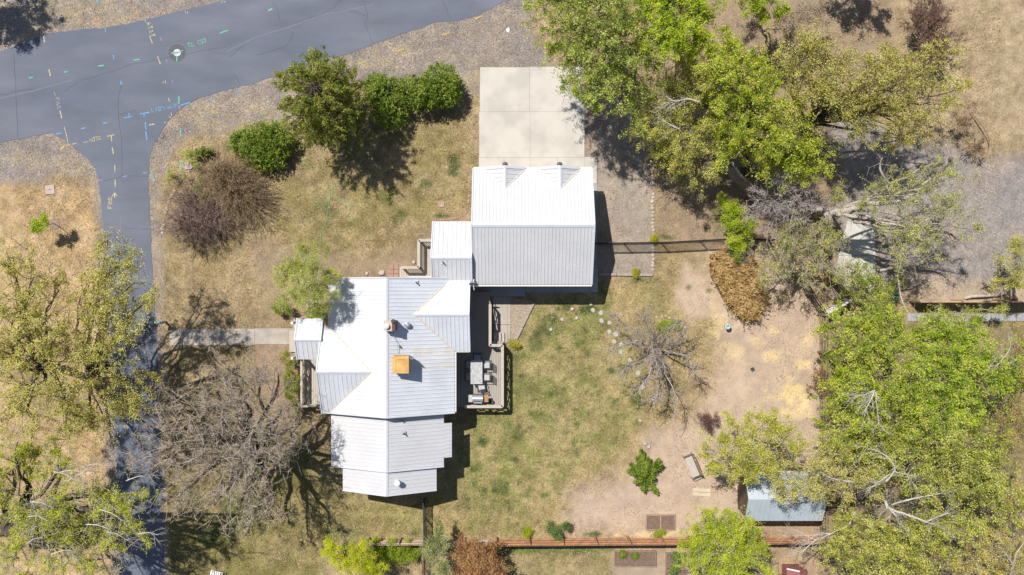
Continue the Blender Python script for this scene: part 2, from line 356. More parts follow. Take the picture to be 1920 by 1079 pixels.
def ground_mat():
    m = bpy.data.materials.new('ground_soil_and_dry_grass'); m.use_nodes = True; nt = m.node_tree; nd = nt.nodes; L = nt.links
    b = nd['Principled BSDF']; b.inputs['Roughness'].default_value = .95; b.inputs['Specular IOR Level'].default_value = .1
    at = nd.new('ShaderNodeAttribute'); at.attribute_name = 'soil'
    gr = nd.new('ShaderNodeAttribute'); gr.attribute_name = 'gravel'
    tc = nd.new('ShaderNodeTexCoord')
    def noise(s, d=3, rgh=.6):
        n = nd.new('ShaderNodeTexNoise'); n.inputs['Scale'].default_value = s; n.inputs['Detail'].default_value = d; n.inputs['Roughness'].default_value = rgh
        L.new(tc.outputs['Object'], n.inputs[0]); return n.outputs[0]
    def mr(x, a, bb, c, d):
        r = nd.new('ShaderNodeMapRange'); r.inputs[1].default_value = a; r.inputs[2].default_value = bb; r.inputs[3].default_value = c; r.inputs[4].default_value = d
        L.new(x, r.inputs[0]); return r.outputs[0]
    def math_(op, a, bb):
        k = nd.new('ShaderNodeMath'); k.operation = op
        for i, q in enumerate((a, bb)):
            if isinstance(q, (int, float)): k.inputs[i].default_value = q
            else: L.new(q, k.inputs[i])
        return k.outputs[0]
    f1 = mr(noise(7, 5, .7), .32, .68, .62, 1.38); f2 = mr(noise(26, 3, .7), .3, .7, .62, 1.38)
    vo = nd.new('ShaderNodeTexVoronoi'); vo.inputs['Scale'].default_value = 19; L.new(tc.outputs['Object'], vo.inputs[0])
    sp = nd.new('ShaderNodeSeparateColor'); L.new(vo.outputs['Color'], sp.inputs[0])
    stones = mr(sp.outputs[0], 0, 1, .62, 1.38)
    mixf = nd.new('ShaderNodeMix'); mixf.data_type = 'FLOAT'; L.new(gr.outputs['Fac'], mixf.inputs[0]); L.new(f2, mixf.inputs[2]); L.new(stones, mixf.inputs[3])
    cv0 = nd.new('ShaderNodeAttribute'); cv0.attribute_name = 'cover'; amp_ = math_('MAXIMUM', math_('MAXIMUM', cv0.outputs['Fac'], gr.outputs['Fac']), .28)
    fac0 = math_('SUBTRACT', math_('MULTIPLY', f1, mixf.outputs[0]), 1); fac = math_('ADD', math_('MULTIPLY', fac0, amp_), 1)
    sc_ = nd.new('ShaderNodeVectorMath'); sc_.operation = 'SCALE'; L.new(at.outputs['Color'], sc_.inputs[0]); L.new(fac, sc_.inputs['Scale'])
    # bluish stones in gravel
    bl = nd.new('ShaderNodeMix'); bl.data_type = 'RGBA'; bl.inputs['B'].default_value = (.225, .215, .235, 1)
    L.new(math_('MULTIPLY', mr(sp.outputs[1], .5, .6, 0, .6), gr.outputs['Fac']), bl.inputs['Factor']); L.new(sc_.outputs[0], bl.inputs['A'])
    fl = nd.new('ShaderNodeMix'); fl.data_type = 'RGBA'; fl.inputs['B'].default_value = (.52, .40, .24, 1)
    cv = nd.new('ShaderNodeAttribute'); cv.attribute_name = 'fleck'; inv = math_('MAXIMUM', math_('MULTIPLY', cv.outputs['Fac'], 1.0), .04); flk = mr(noise(15, 2, .6), .58, .66, 0, .48)
    L.new(math_('MULTIPLY', flk, inv), fl.inputs['Factor']); L.new(bl.outputs['Result'], fl.inputs['A'])
    L.new(fl.outputs['Result'], b.inputs['Base Color'])
    bp = nd.new('ShaderNodeBump'); bp.inputs['Strength'].default_value = .5; bp.inputs['Distance'].default_value = .03
    L.new(noise(18, 5, .7), bp.inputs['Height']); L.new(bp.outputs[0], b.inputs['Normal'])
    return m
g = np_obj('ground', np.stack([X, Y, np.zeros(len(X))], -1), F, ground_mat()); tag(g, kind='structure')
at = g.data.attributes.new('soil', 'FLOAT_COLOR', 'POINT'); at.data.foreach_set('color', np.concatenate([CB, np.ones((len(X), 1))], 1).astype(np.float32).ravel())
at = g.data.attributes.new('cover', 'FLOAT', 'POINT'); at.data.foreach_set('value', COVER.astype(np.float32))
GRN = np.clip((CB[:, 1]/CB[:, 0]-.84)/.25, 0, 1)
at = g.data.attributes.new('fleck', 'FLOAT', 'POINT'); at.data.foreach_set('value', (COVER*(1-.9*GRN)).astype(np.float32))
at = g.data.attributes.new('gravel', 'FLOAT', 'POINT'); at.data.foreach_set('value', GR.astype(np.float32))
def ground_at(A, x, y):
    i = np.clip(np.round((x+36)/.14).astype(int)+4, 0, nx-1); j = np.clip(np.round((y+21)/.14).astype(int)+4, 0, ny-1)
    return A[j*nx+i]

# ------------------------------------------------------------------ roads, paths, slabs
def jag(xy, step=.35, amp=.05, closed=True):
    out = []; n = len(xy)
    for i in range(n if closed else n-1):
        a = Vector((*xy[i], 0)); b = Vector((*xy[(i+1) % n], 0)); k = max(1, int((b-a).length/step))
        for q in range(k):
            p = a.lerp(b, q/k); out.append((p.x+random.uniform(-amp, amp), p.y+random.uniform(-amp, amp)))
    if not closed: out.append(xy[-1])
    return out
road_px = [(-300, 150), (-60, 118), (0, 98), (40, 82), (80, 66), (110, 60), (140, 56), (200, 52), (240, 45), (285, 34), (350, 18), (420, 1), (470, -12), (700, -80), (1100, -190), (1200, -120), (1000, -20), (935, 8), (910, 22), (890, 31), (860, 39), (820, 42), (790, 52), (740, 69), (700, 84), (650, 102), (600, 118), (540, 136),
           (480, 155), (430, 168), (380, 182), (358, 192), (335, 208), (315, 228), (300, 250), (287, 275), (280, 300), (278, 345), (281, 400), (284, 470), (288, 540), (293, 620), (297, 700), (302, 850), (306, 1000), (310, 1200),
           (228, 1200), (222, 1000), (219, 850), (212, 680), (205, 560), (199, 480), (194, 430), (189, 380), (185, 340), (178, 318), (165, 300), (145, 282), (125, 266), (97, 249), (60, 256), (0, 268), (-100, 290), (-300, 330)]
road = MB().poly(jag(XY(road_px), .18, .045), .02, depth=.03).build('road', M_asph); tag(road, kind='structure')
def ribbon(mb, pts, w, z, taper=False):
    P = [Vector((a, b, 0)) for k, (a, b) in enumerate(pts) if k == 0 or math.dist((a, b), pts[k-1]) > 1e-5]; n = len(P)
    if n < 2: return
    vs = []
    for i in range(n):
        d = (P[min(i+1, n-1)]-P[max(i-1, 0)])
        if d.length < 1e-6: d = P[min(i+1, n-1)]-P[i]
        d = d.normalized() if d.length > 1e-6 else Vector((1, 0, 0)); sd = Vector((-d.y, d.x, 0))*w/2
        vs += [P[i]-sd+Vector((0, 0, z)), P[i]+sd+Vector((0, 0, z))]
    mb.add(vs, [(2*i, 2*i+2, 2*i+3, 2*i+1) for i in range(n-1)])
def crack(pts, w=.03):
    xy = XY(pts); q = []
    for i in range(len(xy)-1):
        a = xy[i]; b = xy[i+1]; k = max(1, int(math.dist(a, b)/.25))
        for j in range(k): q.append((a[0]+(b[0]-a[0])*j/k+random.uniform(-.04, .04), a[1]+(b[1]-a[1])*j/k+random.uniform(-.04, .04)))
    q.append(xy[-1]); mb = MB(); ribbon(mb, q, w, .0245); mb.build('crack', M_asphd, road)
for c in ([(150, 152), (200, 138), (245, 122), (300, 112), (350, 101), (400, 92), (425, 88)], [(228, 155), (221, 185), (222, 215), (226, 245), (228, 262), (230, 330)], [(185, 340), (215, 336), (230, 330), (278, 331)],
          [(225, 215), (255, 208)], [(430, 108), (448, 92), (462, 85)], [(440, 140), (450, 160)], [(480, 103), (500, 100), (535, 88), (545, 75), (550, 60)], [(555, 42), (600, 28), (625, 14), (640, 0)], [(830, 0), (838, 18), (846, 38)], [(680, 0), (690, 30), (685, 45), (690, 62), (698, 80)], [(512, 5), (522, 20), (525, 40)],
          [(0, 178), (40, 170), (65, 168)], [(120, 172), (145, 155)], [(26, 100), (30, 170), (34, 260)], [(233, 428), (280, 430)], [(690, 32), (670, 24), (655, 20)]):
    crack(c, .02)
pale = mat('pale_road_seam', (.175, .18, .21), .9, .1)
for c in ([(0, 185), (60, 172), (140, 150)], [(425, 98), (480, 70), (540, 52), (600, 30), (700, 10)], [(226, 400), (228, 460)]):
    mb = MB(); ribbon(mb, jag(XY(c), .5, .03, False), .08, .0242); mb.build('road_seam', pale, road)
PM = {k: mat(nm_, tuple(v*.82+.035 for v in c_), .9, .35, 9, 50, 0, c2=(.19, .19, .20), c2thr=(.54, .66), c2scale=14) for k, nm_, c_ in (('y', 'yellow_marking_paint', (.50, .47, .25)), ('g', 'green_marking_paint', (.13, .47, .32)), ('b', 'blue_marking_paint', (.12, .34, .56)),
      ('p', 'purple_marking_paint', (.32, .18, .42)), ('w', 'white_marking_paint', (.42, .42, .42)), ('c', 'cyan_marking_paint', (.08, .42, .50)), ('o', 'faded_orange_paint', (.46, .27, .17)), ('yo', 'ochre_marking_paint', (.58, .42, .13)))}
def mark(k, pts, w=.09, par=road, z=.026, soft=True):
    mark.n = (getattr(mark, 'n', 0)+1) % 7; z += mark.n*.0006
    mb = MB(); ribbon(mb, jag(XY(pts), .12, .006, False), w*.8, z); return mb.build('paint_mark', PM[k], par)
def pm(k, x0, y0, x1, y1, w=.09, par=road, z=.026): mark(k, [(x0, y0), (x1, y1)], w, par, z)
for a in (('y', 82, 68, 84, 80), ('y', 92, 131, 95, 143), ('b', 198, 53, 198.5, 61), ('b', 213, 104, 214, 112), ('g', 54, 147, 63, 145), ('g', 120, 136, 128, 134.5), ('g', 184, 124.5, 195, 123), ('g', 251, 113.5, 262, 111.5), ('g', 412, 63, 428, 57), ('g', 503, 21, 511, 17, .13),
          ('y', 272, 36, 273, 42, .06), ('y', 281, 68, 286, 82, .07), ('y', 296, 106, 301, 121, .09), ('p', 301, 71, 303, 78), ('p', 312, 112, 314, 117), ('b', 227, 152, 228, 159, .12), ('y', 102, 174, 105, 180, .05), ('y', 113, 208, 116, 222), ('b', 105, 252, 117, 250), ('b', 153, 242, 162, 240), ('b', 193, 232, 201, 230),
          ('b', 232, 222, 249, 218.5), ('b', 243, 218, 241.5, 212), ('b', 262, 214.5, 281, 211), ('b', 270, 213, 271, 220), ('b', 339, 198, 357, 193, .12), ('b', 273, 230, 274, 243), ('b', 273.5, 247, 276, 263), ('y', 316, 184, 318, 191, .07), ('g', 335.5, 181, 336, 195), ('p', 336.5, 200, 337.5, 207), ('y', 280, 234.5, 290, 233.5),
          ('w', 321, 211, 322, 218, .06), ('y', 317, 219, 321, 222, .07), ('w', 308, 231, 312, 229, .06), ('y', 121, 238, 128, 268, .06), ('y', 135, 271, 144, 269, .07), ('w', 156, 268, 166, 266, .06), ('y', 201, 256, 215, 253.5, .08), ('y', 209, 255, 210, 266, .07), ('y', 211, 277, 213, 289), ('y', 215.5, 310, 216, 323, .07),
          ('y', 216, 337, 216.5, 350, .08), ('p', 184, 339.5, 193, 338), ('p', 230, 332, 239, 330.5), ('p', 268, 325, 276, 324), ('w', 310, 151, 312, 158, .06), ('w', 305, 156, 308, 154, .05), ('p', 322, 150, 325, 156, .08), ('w', 347, 22, 350, 25, .06), ('w', 352, 22, 352, 26, .05), ('w', 415, 6, 418, 3, .06), ('w', 420, 3, 423, 5, .06)):
    pm(a[0], *a[1:5], w=(a[5] if len(a) > 5 else .1))
for a in (('p', 287, 17, 289, 25, .12), ('p', 290, 31, 292, 38, .12), ('o', 172, 40, 186, 50, .18), ('o', 252, 24, 262, 30, .18), ('o', 100, 56, 110, 60, .2), ('b', 180, 2, 186, 4, .14), ('b', 438, 174, 449, 172, .12), ('b', 388, 188, 398, 185, .14), ('g', 338, 241, 339, 256, .12), ('p', 345, 242, 348, 248, .12),
          ('c', 280, 286, 280.5, 296, .12), ('c', 286, 324, 287, 336, .14), ('p', 300, 322, 311, 316, .16), ('p', 352, 292, 358, 298, .16), ('g', 339, 301, 339.5, 321, .14), ('yo', 672, 120, 687, 115, .12), ('yo', 742, 97, 757, 92, .12), ('yo', 828, 66, 845, 61, .12), ('yo', 890, 36, 905, 30, .12), ('yo', 113, 281, 122, 273, .14), ('p', 152, 342, 157, 347, .12), ('yo', 125, 273, 135, 271, .1)):
    pm(a[0], *a[1:5], w=a[5], par=g, z=.012)
STR = {'A': [[(0,0),(.5,1),(1,0)],[(.2,.4),(.8,.4)]], 'B': [[(0,0),(0,1),(.8,.8),(0,.5),(.9,.25),(0,0)]], 'C': [[(1,.9),(.3,1),(0,.5),(.3,0),(1,.1)]], 'E': [[(1,1),(0,1),(0,0),(1,0)],[(0,.5),(.8,.5)]], 'S': [[(1,.9),(.2,1),(.1,.6),(.9,.4),(.8,0),(0,.1)]],
       'T': [[(0,1),(1,1)],[(.5,1),(.5,0)]], 'R': [[(0,0),(0,1),(.9,.8),(0,.5),(1,0)]], 'M': [[(0,0),(.1,1),(.5,.3),(.9,1),(1,0)]], 'I': [[(.5,0),(.5,1)]], 'L': [[(0,1),(0,0),(.9,0)]], 'P': [[(0,0),(0,1),(.9,.8),(0,.5)]], 'O': [[(.5,1),(0,.5),(.5,0),(1,.5),(.5,1)]], '2': [[(0,.8),(.5,1),(.9,.7),(0,0),(1,0)]],
       'r': [[(0,0),(0,.6),(.6,.6)]], 'o': [[(.5,.6),(0,.3),(.5,0),(.9,.3),(.5,.6)]], 'J': [[(.2,1),(1,1)],[(.7,1),(.6,.1),(0,0)]], ' ': [], '&': [[(1,0),(.2,.8),(.5,1),(.7,.8),(0,.3),(.4,0),(1,.4)]], 'F': [[(0,0),(0,1),(1,1)],[(0,.5),(.7,.5)]]}
def lettering(txt, px, py, ang, hpx, k, w=.035, adv=.85, par=road, z=.0285):
    mb = MB(); ca, sa = math.cos(R(ang)), math.sin(R(ang)); x = 0; s = hpx
    for ch in txt:
        for st in STR[ch]:
            pts = [(x+a*s*.62, b*s) for a, b in st]
            pts = [(px+a*ca-b*(-sa)*-1*0-b*0 + b*sa*0 + 0, 0) if False else (px+a*ca-b*sa, py-(a*sa+b*ca)) for a, b in pts]
            nz = getattr(lettering, 'k', 0); lettering.k = (nz+1) % 5; ribbon(mb, XY(pts), w, z+nz*.0006)
        x += s*adv
    mb.build('paint_lettering', PM[k], par)
lettering('AT&T', 275, 44, -72, 8, 'y', .05, .95)
lettering('TR', 353, 90, 14, 8, 'g', .05)
lettering('CST', 372, 84, 14, 7, 'g', .05)
lettering('LIC', 286, 211, 12, 7, 'b', .05)
lettering('Pro', 302, 208, 12, 8, 'b', .05)
lettering('CO2', 320, 204, 12, 8, 'b', .05)
lettering('MJTR', 170, 267, 14, 7, 'y', .045, .8)
lettering('FIBR', 104, 185, -78, 7, 'w', .035, .8)
lettering('FIBR', 211, 391, 90, 8, 'y', .06, .7)
pm('y', 215.5, 362, 215.5, 371, .1); pm('y', 211, 368, 215.5, 362, .08); pm('y', 220, 368, 215.5, 362, .08)
# manhole with its patch ring
mh = thing('manhole_cover', 'round pale manhole cover with green paint in the asphalt road', 'manhole cover', W(332.5, 99.5, .02))
c = W(332.5, 99.5); mb = MB()
ringp = []
for k in range(40):
    t0 = 2*math.pi*k/40; t1 = 2*math.pi*(k+1)/40
    for r0, r1, m in ((.56, .60, 0),): mb.add([(c.x+r0*math.cos(t0), c.y+r0*math.sin(t0), .0262), (c.x+r1*math.cos(t0), c.y+r1*math.sin(t0), .0262), (c.x+r1*math.cos(t1), c.y+r1*math.sin(t1), .0262), (c.x+r0*math.cos(t1), c.y+r0*math.sin(t1), .0262)], [(0,1,2,3)], 0)
mb.build('patch_joint', pale, mh)
MB().lathe((c.x, c.y, .02), [(.56, 0), (.56, .003)], 40).build('patch_ring', mat('dark_patch_asphalt', (.115, .115, .135), .9, .12), mh)
MB().lathe((c.x, c.y, .02), [(.27, 0), (.27, .007)], 32).build('frame_ring', M_asphd, mh)
MB().lathe((c.x, c.y, .02), [(.235, 0), (.235, .014), (.22, .017)], 32).build('lid', mat('pale_worn_steel', (.50, .47, .50), .6, .15), mh)
for a in ((322, 101, 333, 99, .11), (333, 100, 343, 95, .07), (332, 106, 332, 116, .08)):
    mb = MB(); ribbon(mb, XY([(a[0], a[1]), (a[2], a[3])]), a[4], .0395); mb.build('paint_mark', PM['g'], mh)

def slabset(name, rects, m, z=.06, gap=.018, th=.12, parent=None, quads=False):
    root = MB()
    r = bpy.data.objects.new(name, None); col.objects.link(r); tag(r, kind='structure')
    for q in rects:
        if len(q) == 4 and not hasattr(q[0], '__len__'):
            x0, y0, x1, y1 = q; P = XY([(x0, y0), (x1, y0), (x1, y1), (x0, y1)])
        else: P = XY(q)
        cx = sum(p[0] for p in P)/len(P); cy = sum(p[1] for p in P)/len(P)
        P2 = []
        for p in P:
            d = math.hypot(p[0]-cx, p[1]-cy); P2.append((p[0]-(p[0]-cx)/d*gap, p[1]-(p[1]-cy)/d*gap))
        MB().poly(P2, z+random.uniform(-.002, .002), depth=th).build('slab', m, r)
    return r
slabset('driveway', [(900, 127, 993, 210), (993, 126, 1096, 210), (898.5, 210, 994, 296), (994, 210, 1096, 296), (898, 296, 945, 345), (945, 296, 995, 345), (995, 296, 1045, 345), (1045, 296, 1096, 345), (1096, 295, 1119, 345)], M_conc, gap=.007)
slabset('side_path', [(1105, 345, 1119.5, 420), (1105, 420, 1120, 495), (1105, 495, 1121, 549), (1040, 528, 1105, 549), (985, 528, 1040, 549), (880, 528, 985, 556)], M_conc3, z=.05)
slabset('patio', [(925, 556, 952, 609), (925, 609, 952, 643), (952, 556, 957, 609), (952, 609, 957, 637)], M_conc2, z=.045)
slabset('front_path', [(318, 617, 400, 648), (400, 617, 478, 647), (478, 616, 553, 646)], M_conc2, z=.04, gap=.01)
slabset('concrete_pad', [[(1588, 415), (1641, 418), (1641, 479), (1572, 479)], [(1572, 479), (1641, 479), (1640, 547), (1574, 549), (1565, 515)]], mat('bright_concrete', (.52, .50, .46), .85, .1), z=.05)
slabset('neighbour_path', [(1700, 588, 1800, 602.5), (1800, 588, 1905, 602.5), (1905, 588, 2010, 602.5)], mat('neighbour_concrete', (.33, .33, .34), .85, .15), z=.05)
pv = bpy.data.objects.new('paver_patch', None); col.objects.link(pv); tag(pv, kind='structure')
pav = None
for i in range(3):
    for j in range(2):
        q = W(733+10*j, 501+8.5*i)
        o = MB().box((q.x, q.y, .03), (.31, .265, .05)).build('paver', M_red, pv)
        o.data.materials[0] = M_red

# ------------------------------------------------------------------ house
hl = W(723, 650)
house = thing('house', 'white metal roofed house with cross gables and attached garage in the middle of the lot', 'house', (hl.x, hl.y, 0))
def slope(sheet, rib, pts, spacing=.22, th=.05, rw=.045, rh=.026, off=0.0):
    P = [Vector(p) for p in pts]; n = (P[1]-P[0]).cross(P[2]-P[0]).normalized()
    if n.z < 0: P.reverse(); n = -n
    k = len(P); lo = [p-Vector((0, 0, th)) for p in P]
    sheet.add(P+lo, [tuple(range(k)), tuple(reversed(range(k, 2*k)))]+[(i, i+k, (i+1) % k+k, (i+1) % k) for i in range(k)])
    hd = Vector((0, 0, 1)).cross(n).normalized(); up = n.cross(hd).normalized()
    ts = [p.dot(hd) for p in P]; t = min(ts)+spacing*.5+off
    while t < max(ts)-.03:
        hits = []
        for i in range(k):
            a = P[i]; b = P[(i+1) % k]; ta = a.dot(hd)-t; tb = b.dot(hd)-t
            if ta*tb < 0: hits.append(a.lerp(b, ta/(ta-tb)))
        if len(hits) >= 2:
            a, b = hits[0], hits[1]; s = hd*rw/2; q = n*rh
            rib.add([a-s, a+s, a+s*.6+q, a-s*.6+q, b-s, b+s, b+s*.6+q, b-s*.6+q], [(0,3,2,1),(4,5,6,7),(2,3,7,6),(0,4,7,3),(1,2,6,5)])
        t += spacing
def gable(axis, c, h0, h1, z0, zr, a0, a1, m, sp=.22, capw=.11, z1=None, e0=True, e1=True):
    """roof: ridge at coordinate c, half spans h0 (negative side) h1 (positive side), along axis from a0 to a1"""
    z1 = z0 if z1 is None else z1
    P = (lambda s, a, z: (s, a, z)) if axis == 'y' else (lambda s, a, z: (a, s, z))
    sh = MB(); rb = MB()
    slope(sh, rb, [P(c-h0, a0, z0), P(c, a0, zr), P(c, a1, zr), P(c-h0, a1, z0)], sp)
    slope(sh, rb, [P(c+h1, a0, z1), P(c, a0, zr), P(c, a1, zr), P(c+h1, a1, z1)], sp)
    r = sh.build('roof', m, house)
    o = rb.build('rib', m, r); o['kind'] = 'stuff'
    cp = MB(); lift = .035
    for s, z, hh in ((-1, z0, h0), (1, z1, h1)):
        dz = (zr-z)/hh
        cp.add([P(c, a0-.01, zr+lift), P(c+s*capw, a0-.01, zr+lift-capw*dz), P(c+s*capw, a1+.01, zr+lift-capw*dz), P(c, a1+.01, zr+lift), P(c+s*capw, a0-.01, zr+.0-capw*dz), P(c+s*capw, a1+.01, zr-capw*dz)], [(0,1,2,3) if s > 0 else (3,2,1,0), (1,4,5,2)])
    cp.build('ridge_cap', M_cap, r)
    # rake and eave trim
    for a, on in ((a0, e0), (a1, e1)):
        if not on: continue
        for s, z, hh in ((-1, z0, h0), (1, z1, h1)):
            MB().beam(P(c+s*hh, a, z-.0), P(c+s*.003, a, zr+.0), .07, .10).build('rake_trim', M_cap, r)
    return r
def body(axis, c, h0, h1, z0, zr, a0, a1, ins=.35, z1=None):
    z1 = z0 if z1 is None else z1
    P = (lambda s, a, z: (s, a, z)) if axis == 'y' else (lambda s, a, z: (a, s, z))
    d0 = (zr-z0)/h0*ins; d1 = (zr-z1)/h1*ins
    mb = MB(); v = []
    for a in (a0+ins, a1-ins):
        v += [P(c-h0+ins, a, 0), P(c+h1-ins, a, 0), P(c+h1-ins, a, z1+d1-.07), P(c, a, zr-.07), P(c-h0+ins, a, z0+d0-.07)]
    mb.add(v, [(0,1,2,3,4), (9,8,7,6,5), (0,5,6,1), (1,6,7,2), (4,9,5,0), (2,7,8,3), (3,8,9,4)])
    return mb.build('wall', M_siding, house)
# main
gable('y', -7.12, 3.73, 3.74, 3.1, 5.1, -7.39, .56, M_roofA, .222); body('y', -7.12, 3.73, 3.74, 3.1, 5.1, -7.39, .56)
# right cross gable
gable('x', -1.55, 2.2, 2.2, 3.12, 4.33, -6.1, -2.48, M_roofA, .24, e0=False); body('x', -1.55, 2.2, 2.2, 3.12, 4.33, -6.0, -2.48)
# left cross gable
gable('x', -4.84, 2.6, 2.6, 3.1, 4.6, -11.21, -7.7, M_roofA, .26, e1=False); body('x', -4.84, 2.6, 2.6, 3.1, 4.6, -11.21, -8.3, .3)
# front porch gable (open porch, posts)
gable('x', -3.04, 1.2, 1.22, 3.1, 3.76, -12.67, -11.12, M_roofA, .27, e1=False)
# middle step down section
M1 = gable('y', -7.22, 3.42, 3.18, 2.75, 4.45, -10.6, -7.36, M_roofB, .225, z1=2.87, e1=False); body('y', -7.22, 3.42, 3.18, 2.75, 4.45, -10.6, -7.2, z1=2.87)
sh = MB(); rb = MB(); sl = (4.45-2.87)/3.18
slope(sh, rb, [(-4.04, -10.09, 2.87), (-4.04, -8.05, 2.87), (-3.58, -8.05, 2.87-.46*sl), (-3.58, -10.09, 2.87-.46*sl)], .225)
r2 = sh.build('roof', M_roofB, house); rb.build('rib', M_roofB, r2)['kind'] = 'stuff'
# low end section
gable('y', -7.25, 2.77, 2.78, 2.88, 4.33, -12.0, -10.55, M_roofB, .225, e1=False); body('y', -7.25, 2.77, 2.78, 2.88, 4.33, -12.0, -10.3)
# connector
gable('x', 1.73, 1.4, 2.2, 3.2, 4.0, -4.70, -2.36, M_roofG, .26, z1=2.8); body('x', 1.73, 1.4, 2.2, 3.2, 4.0, -4.70, -2.2, z1=2.8)
# garage
gable('x', 3.59, 3.4, 3.45, 2.8, 4.6, -2.31, 4.74, M_roofG, .205, .14); body('x', 3.59, 3.4, 3.45, 2.8, 4.6, -2.31, 4.74)
for xx in (-.41, 2.83):
    rr = gable('y', xx, 1.17, 1.17, 2.82, 3.45, 5.6, 7.1, M_roofG, .24, .09, e0=False, e1=False)
    body('y', xx, 1.17, 1.17, 2.82, 3.45, 5.3, 7.0, .12)
    for s in (-1, 1): MB().beam((xx+s*1.17, 7.08, 2.84), (xx+s*.003, 7.08, 3.47), .16, .06).build('gable_trim', M_cap, house)
    # gooseneck lamp under the gable tip
    lp = MB().lathe((xx, 7.30, 2.72), [(.17, 0), (.165, .05), (.12, .12), (.05, .17), (.03, .2)], 18)
    lo = lp.build('lamp_shade', mat('olive_grey_enamel', (.14, .135, .12), .5, .1), house)
    MB().tube([(xx, 6.85, 3.0), (xx, 7.15, 3.12), (xx, 7.28, 3.05), (xx, 7.30, 2.9)], .022, 8).build('lamp_arm', M_dgrey, lo)
def strip(name, p, q, w, m, par=None):
    return MB().beam(p, q, w, .05).build(name, m, par or house)
# eave gutters and fascias
strip('gutter', (-2.3, .12, 2.72), (4.74, .12, 2.72), .10, M_trim)
strip('gutter', (-2.3, 7.1, 2.72), (4.74, 7.1, 2.72), .11, M_trim)
strip('gutter', (-3.34, -7.35, 3.02), (-3.34, -3.75, 3.02), .10, M_trim)
strip('gutter', (-3.4, -3.78, 3.04), (-2.48, -3.78, 3.04), .08, M_trim)
strip('gutter', (-10.7, -10.6, 2.68), (-10.7, -7.4, 2.68), .08, M_white)
for xx in (-1.2, 0.1, 1.4, 2.6, 3.8): MB().box((xx, 7.1, 2.755), (.035, .13, .03)).build('gutter_strap', M_white, house)
# valley flashings with rusty sealant
def zmainR(x): return 5.1-2/3.74*(x+7.12)
def zmainL(x): return 5.1-2/3.73*(-7.12-x)
for p, q in (((-5.66, -1.55), (-3.4, -3.72)), ((-5.66, -1.55), (-3.95, .15))):
    strip('valley_flashing', (p[0], p[1], zmainR(p[0])+.02), (q[0], q[1], zmainR(q[0])+.02), .055, M_stain)
for p, q in (((-8.05, -4.84), (-10.8, -2.28)), ((-8.05, -4.84), (-10.8, -7.35))):
    strip('valley_flashing', (p[0], p[1], zmainL(p[0])+.02), (q[0], q[1], zmainL(q[0])+.02), .055, M_stain)
for xx in (-.41, 2.83):
    for s in (-1, 1): strip('valley_flashing', (xx, 5.79, 3.47), (xx+s*1.17, 7.0, 2.86), .035, M_trim)
M_sp = mat('tan_stained_panel', (.62, .575, .50), .5, .08, 1.2, 12, 0, c2=(.66, .64, .61), c2scale=1.5)
for y_, h_ in ((-3.62, .2), (-3.85, .2), (-4.25, .16), (-4.62, .2)):
    x0_, x1_ = -5.7, -3.45
    MB().add([(x0_, y_-h_/2, zmainR(x0_)+.004), (x1_, y_-h_/2, zmainR(x1_)+.004), (x1_, y_+h_/2, zmainR(x1_)+.004), (x0_, y_+h_/2, zmainR(x0_)+.004)], [(0, 1, 2, 3)]).build('stained_panel', M_sp, house)
# windows, doors on the walls
def win(c, w, h, ax, name='window'):
    # ax: outward direction
    fr = MB(); gl = MB()
    if abs(ax[0]): d = (.07, w, h); g2_ = (.03, w-.14, h-.14)
    else: d = (w, .07, h); g2_ = (w-.14, .03, h-.14)
    cc = Vector(c)
    o = MB().box(cc+Vector(ax)*.01, d).build(name, M_trim, house)
    MB().box(cc+Vector(ax)*.04, g2_).build('pane', M_glass, o)
for x in (-1.0, 3.1):
    o = MB().box((.45 if x < 0 else 3.0, 6.71, 1.1), (2.4, .06, 2.15)).build('garage_door', M_white, house)
for y in (-9.6, -8.4): win((-3.95 - .42, y, 1.5), 1.0, 1.2, (1, 0, 0))
for y in (-5.5, -4.6): win((-3.72, y, 1.9), 1.0, 1.2, (1, 0, 0))
win((-2.83, -1.5, 1.6), 1.4, 2.0, (1, 0, 0), 'door'); win((4.39, 3.6, 1.5), 1.0, 1.0, (1, 0, 0)); win((-7.2, -11.66, 1.7), 1.4, 1.1, (0, -1, 0))
win((-10.9, -4.8, 1.9), 1.2, 1.3, (-1, 0, 0)); win((-10.75, -2.8, 1.6), 1.0, 2.0, (-1, 0, 0), 'door'); win((1.5, .55, 1.5), 1.2, 1.0, (0, -1, 0))
# cooler
cz = zmainR(-6.3)
cl = W(751.5, 684, 5.6)
o = MB().box((cl.x, cl.y, cz+.62), (.88, .96, .72)).build('roof_cooler', mat('cooler_side', (.36, .22, .09), .7, .2), house)
lid = MB(); t_ = .47
lid.add([(cl.x+a*.47, cl.y+b*.50, cz+.97) for a, b in ((-1,-1),(1,-1),(1,1),(-1,1))]+[(cl.x+a*.46, cl.y+b*.49, cz+1.03) for a, b in ((-1,-1),(1,-1),(1,1),(-1,1))]+[(cl.x+a*.28, cl.y+b*.30, cz+1.045) for a, b in ((-1,-1),(1,-1),(1,1),(-1,1))]+[(cl.x+a*.24, cl.y+b*.26, cz+1.02) for a, b in ((-1,-1),(1,-1),(1,1),(-1,1))],
        [(3,2,1,0),(0,1,5,4),(1,2,6,5),(2,3,7,6),(3,0,4,7),(4,5,9,8),(5,6,10,9),(6,7,11,10),(7,4,8,11),(8,9,13,12),(9,10,14,13),(10,11,15,14),(11,8,12,15),(12,13,14,15)])
lid.build('cooler_lid', M_cool, o)
MB().tube([(cl.x+.4, cl.y+.47, cz+.9), (cl.x+.62, cl.y+.3, cz+.85), (cl.x+.62, cl.y+.3, cz+.1)], .035, 8).build('cooler_pipe', M_galv, o)
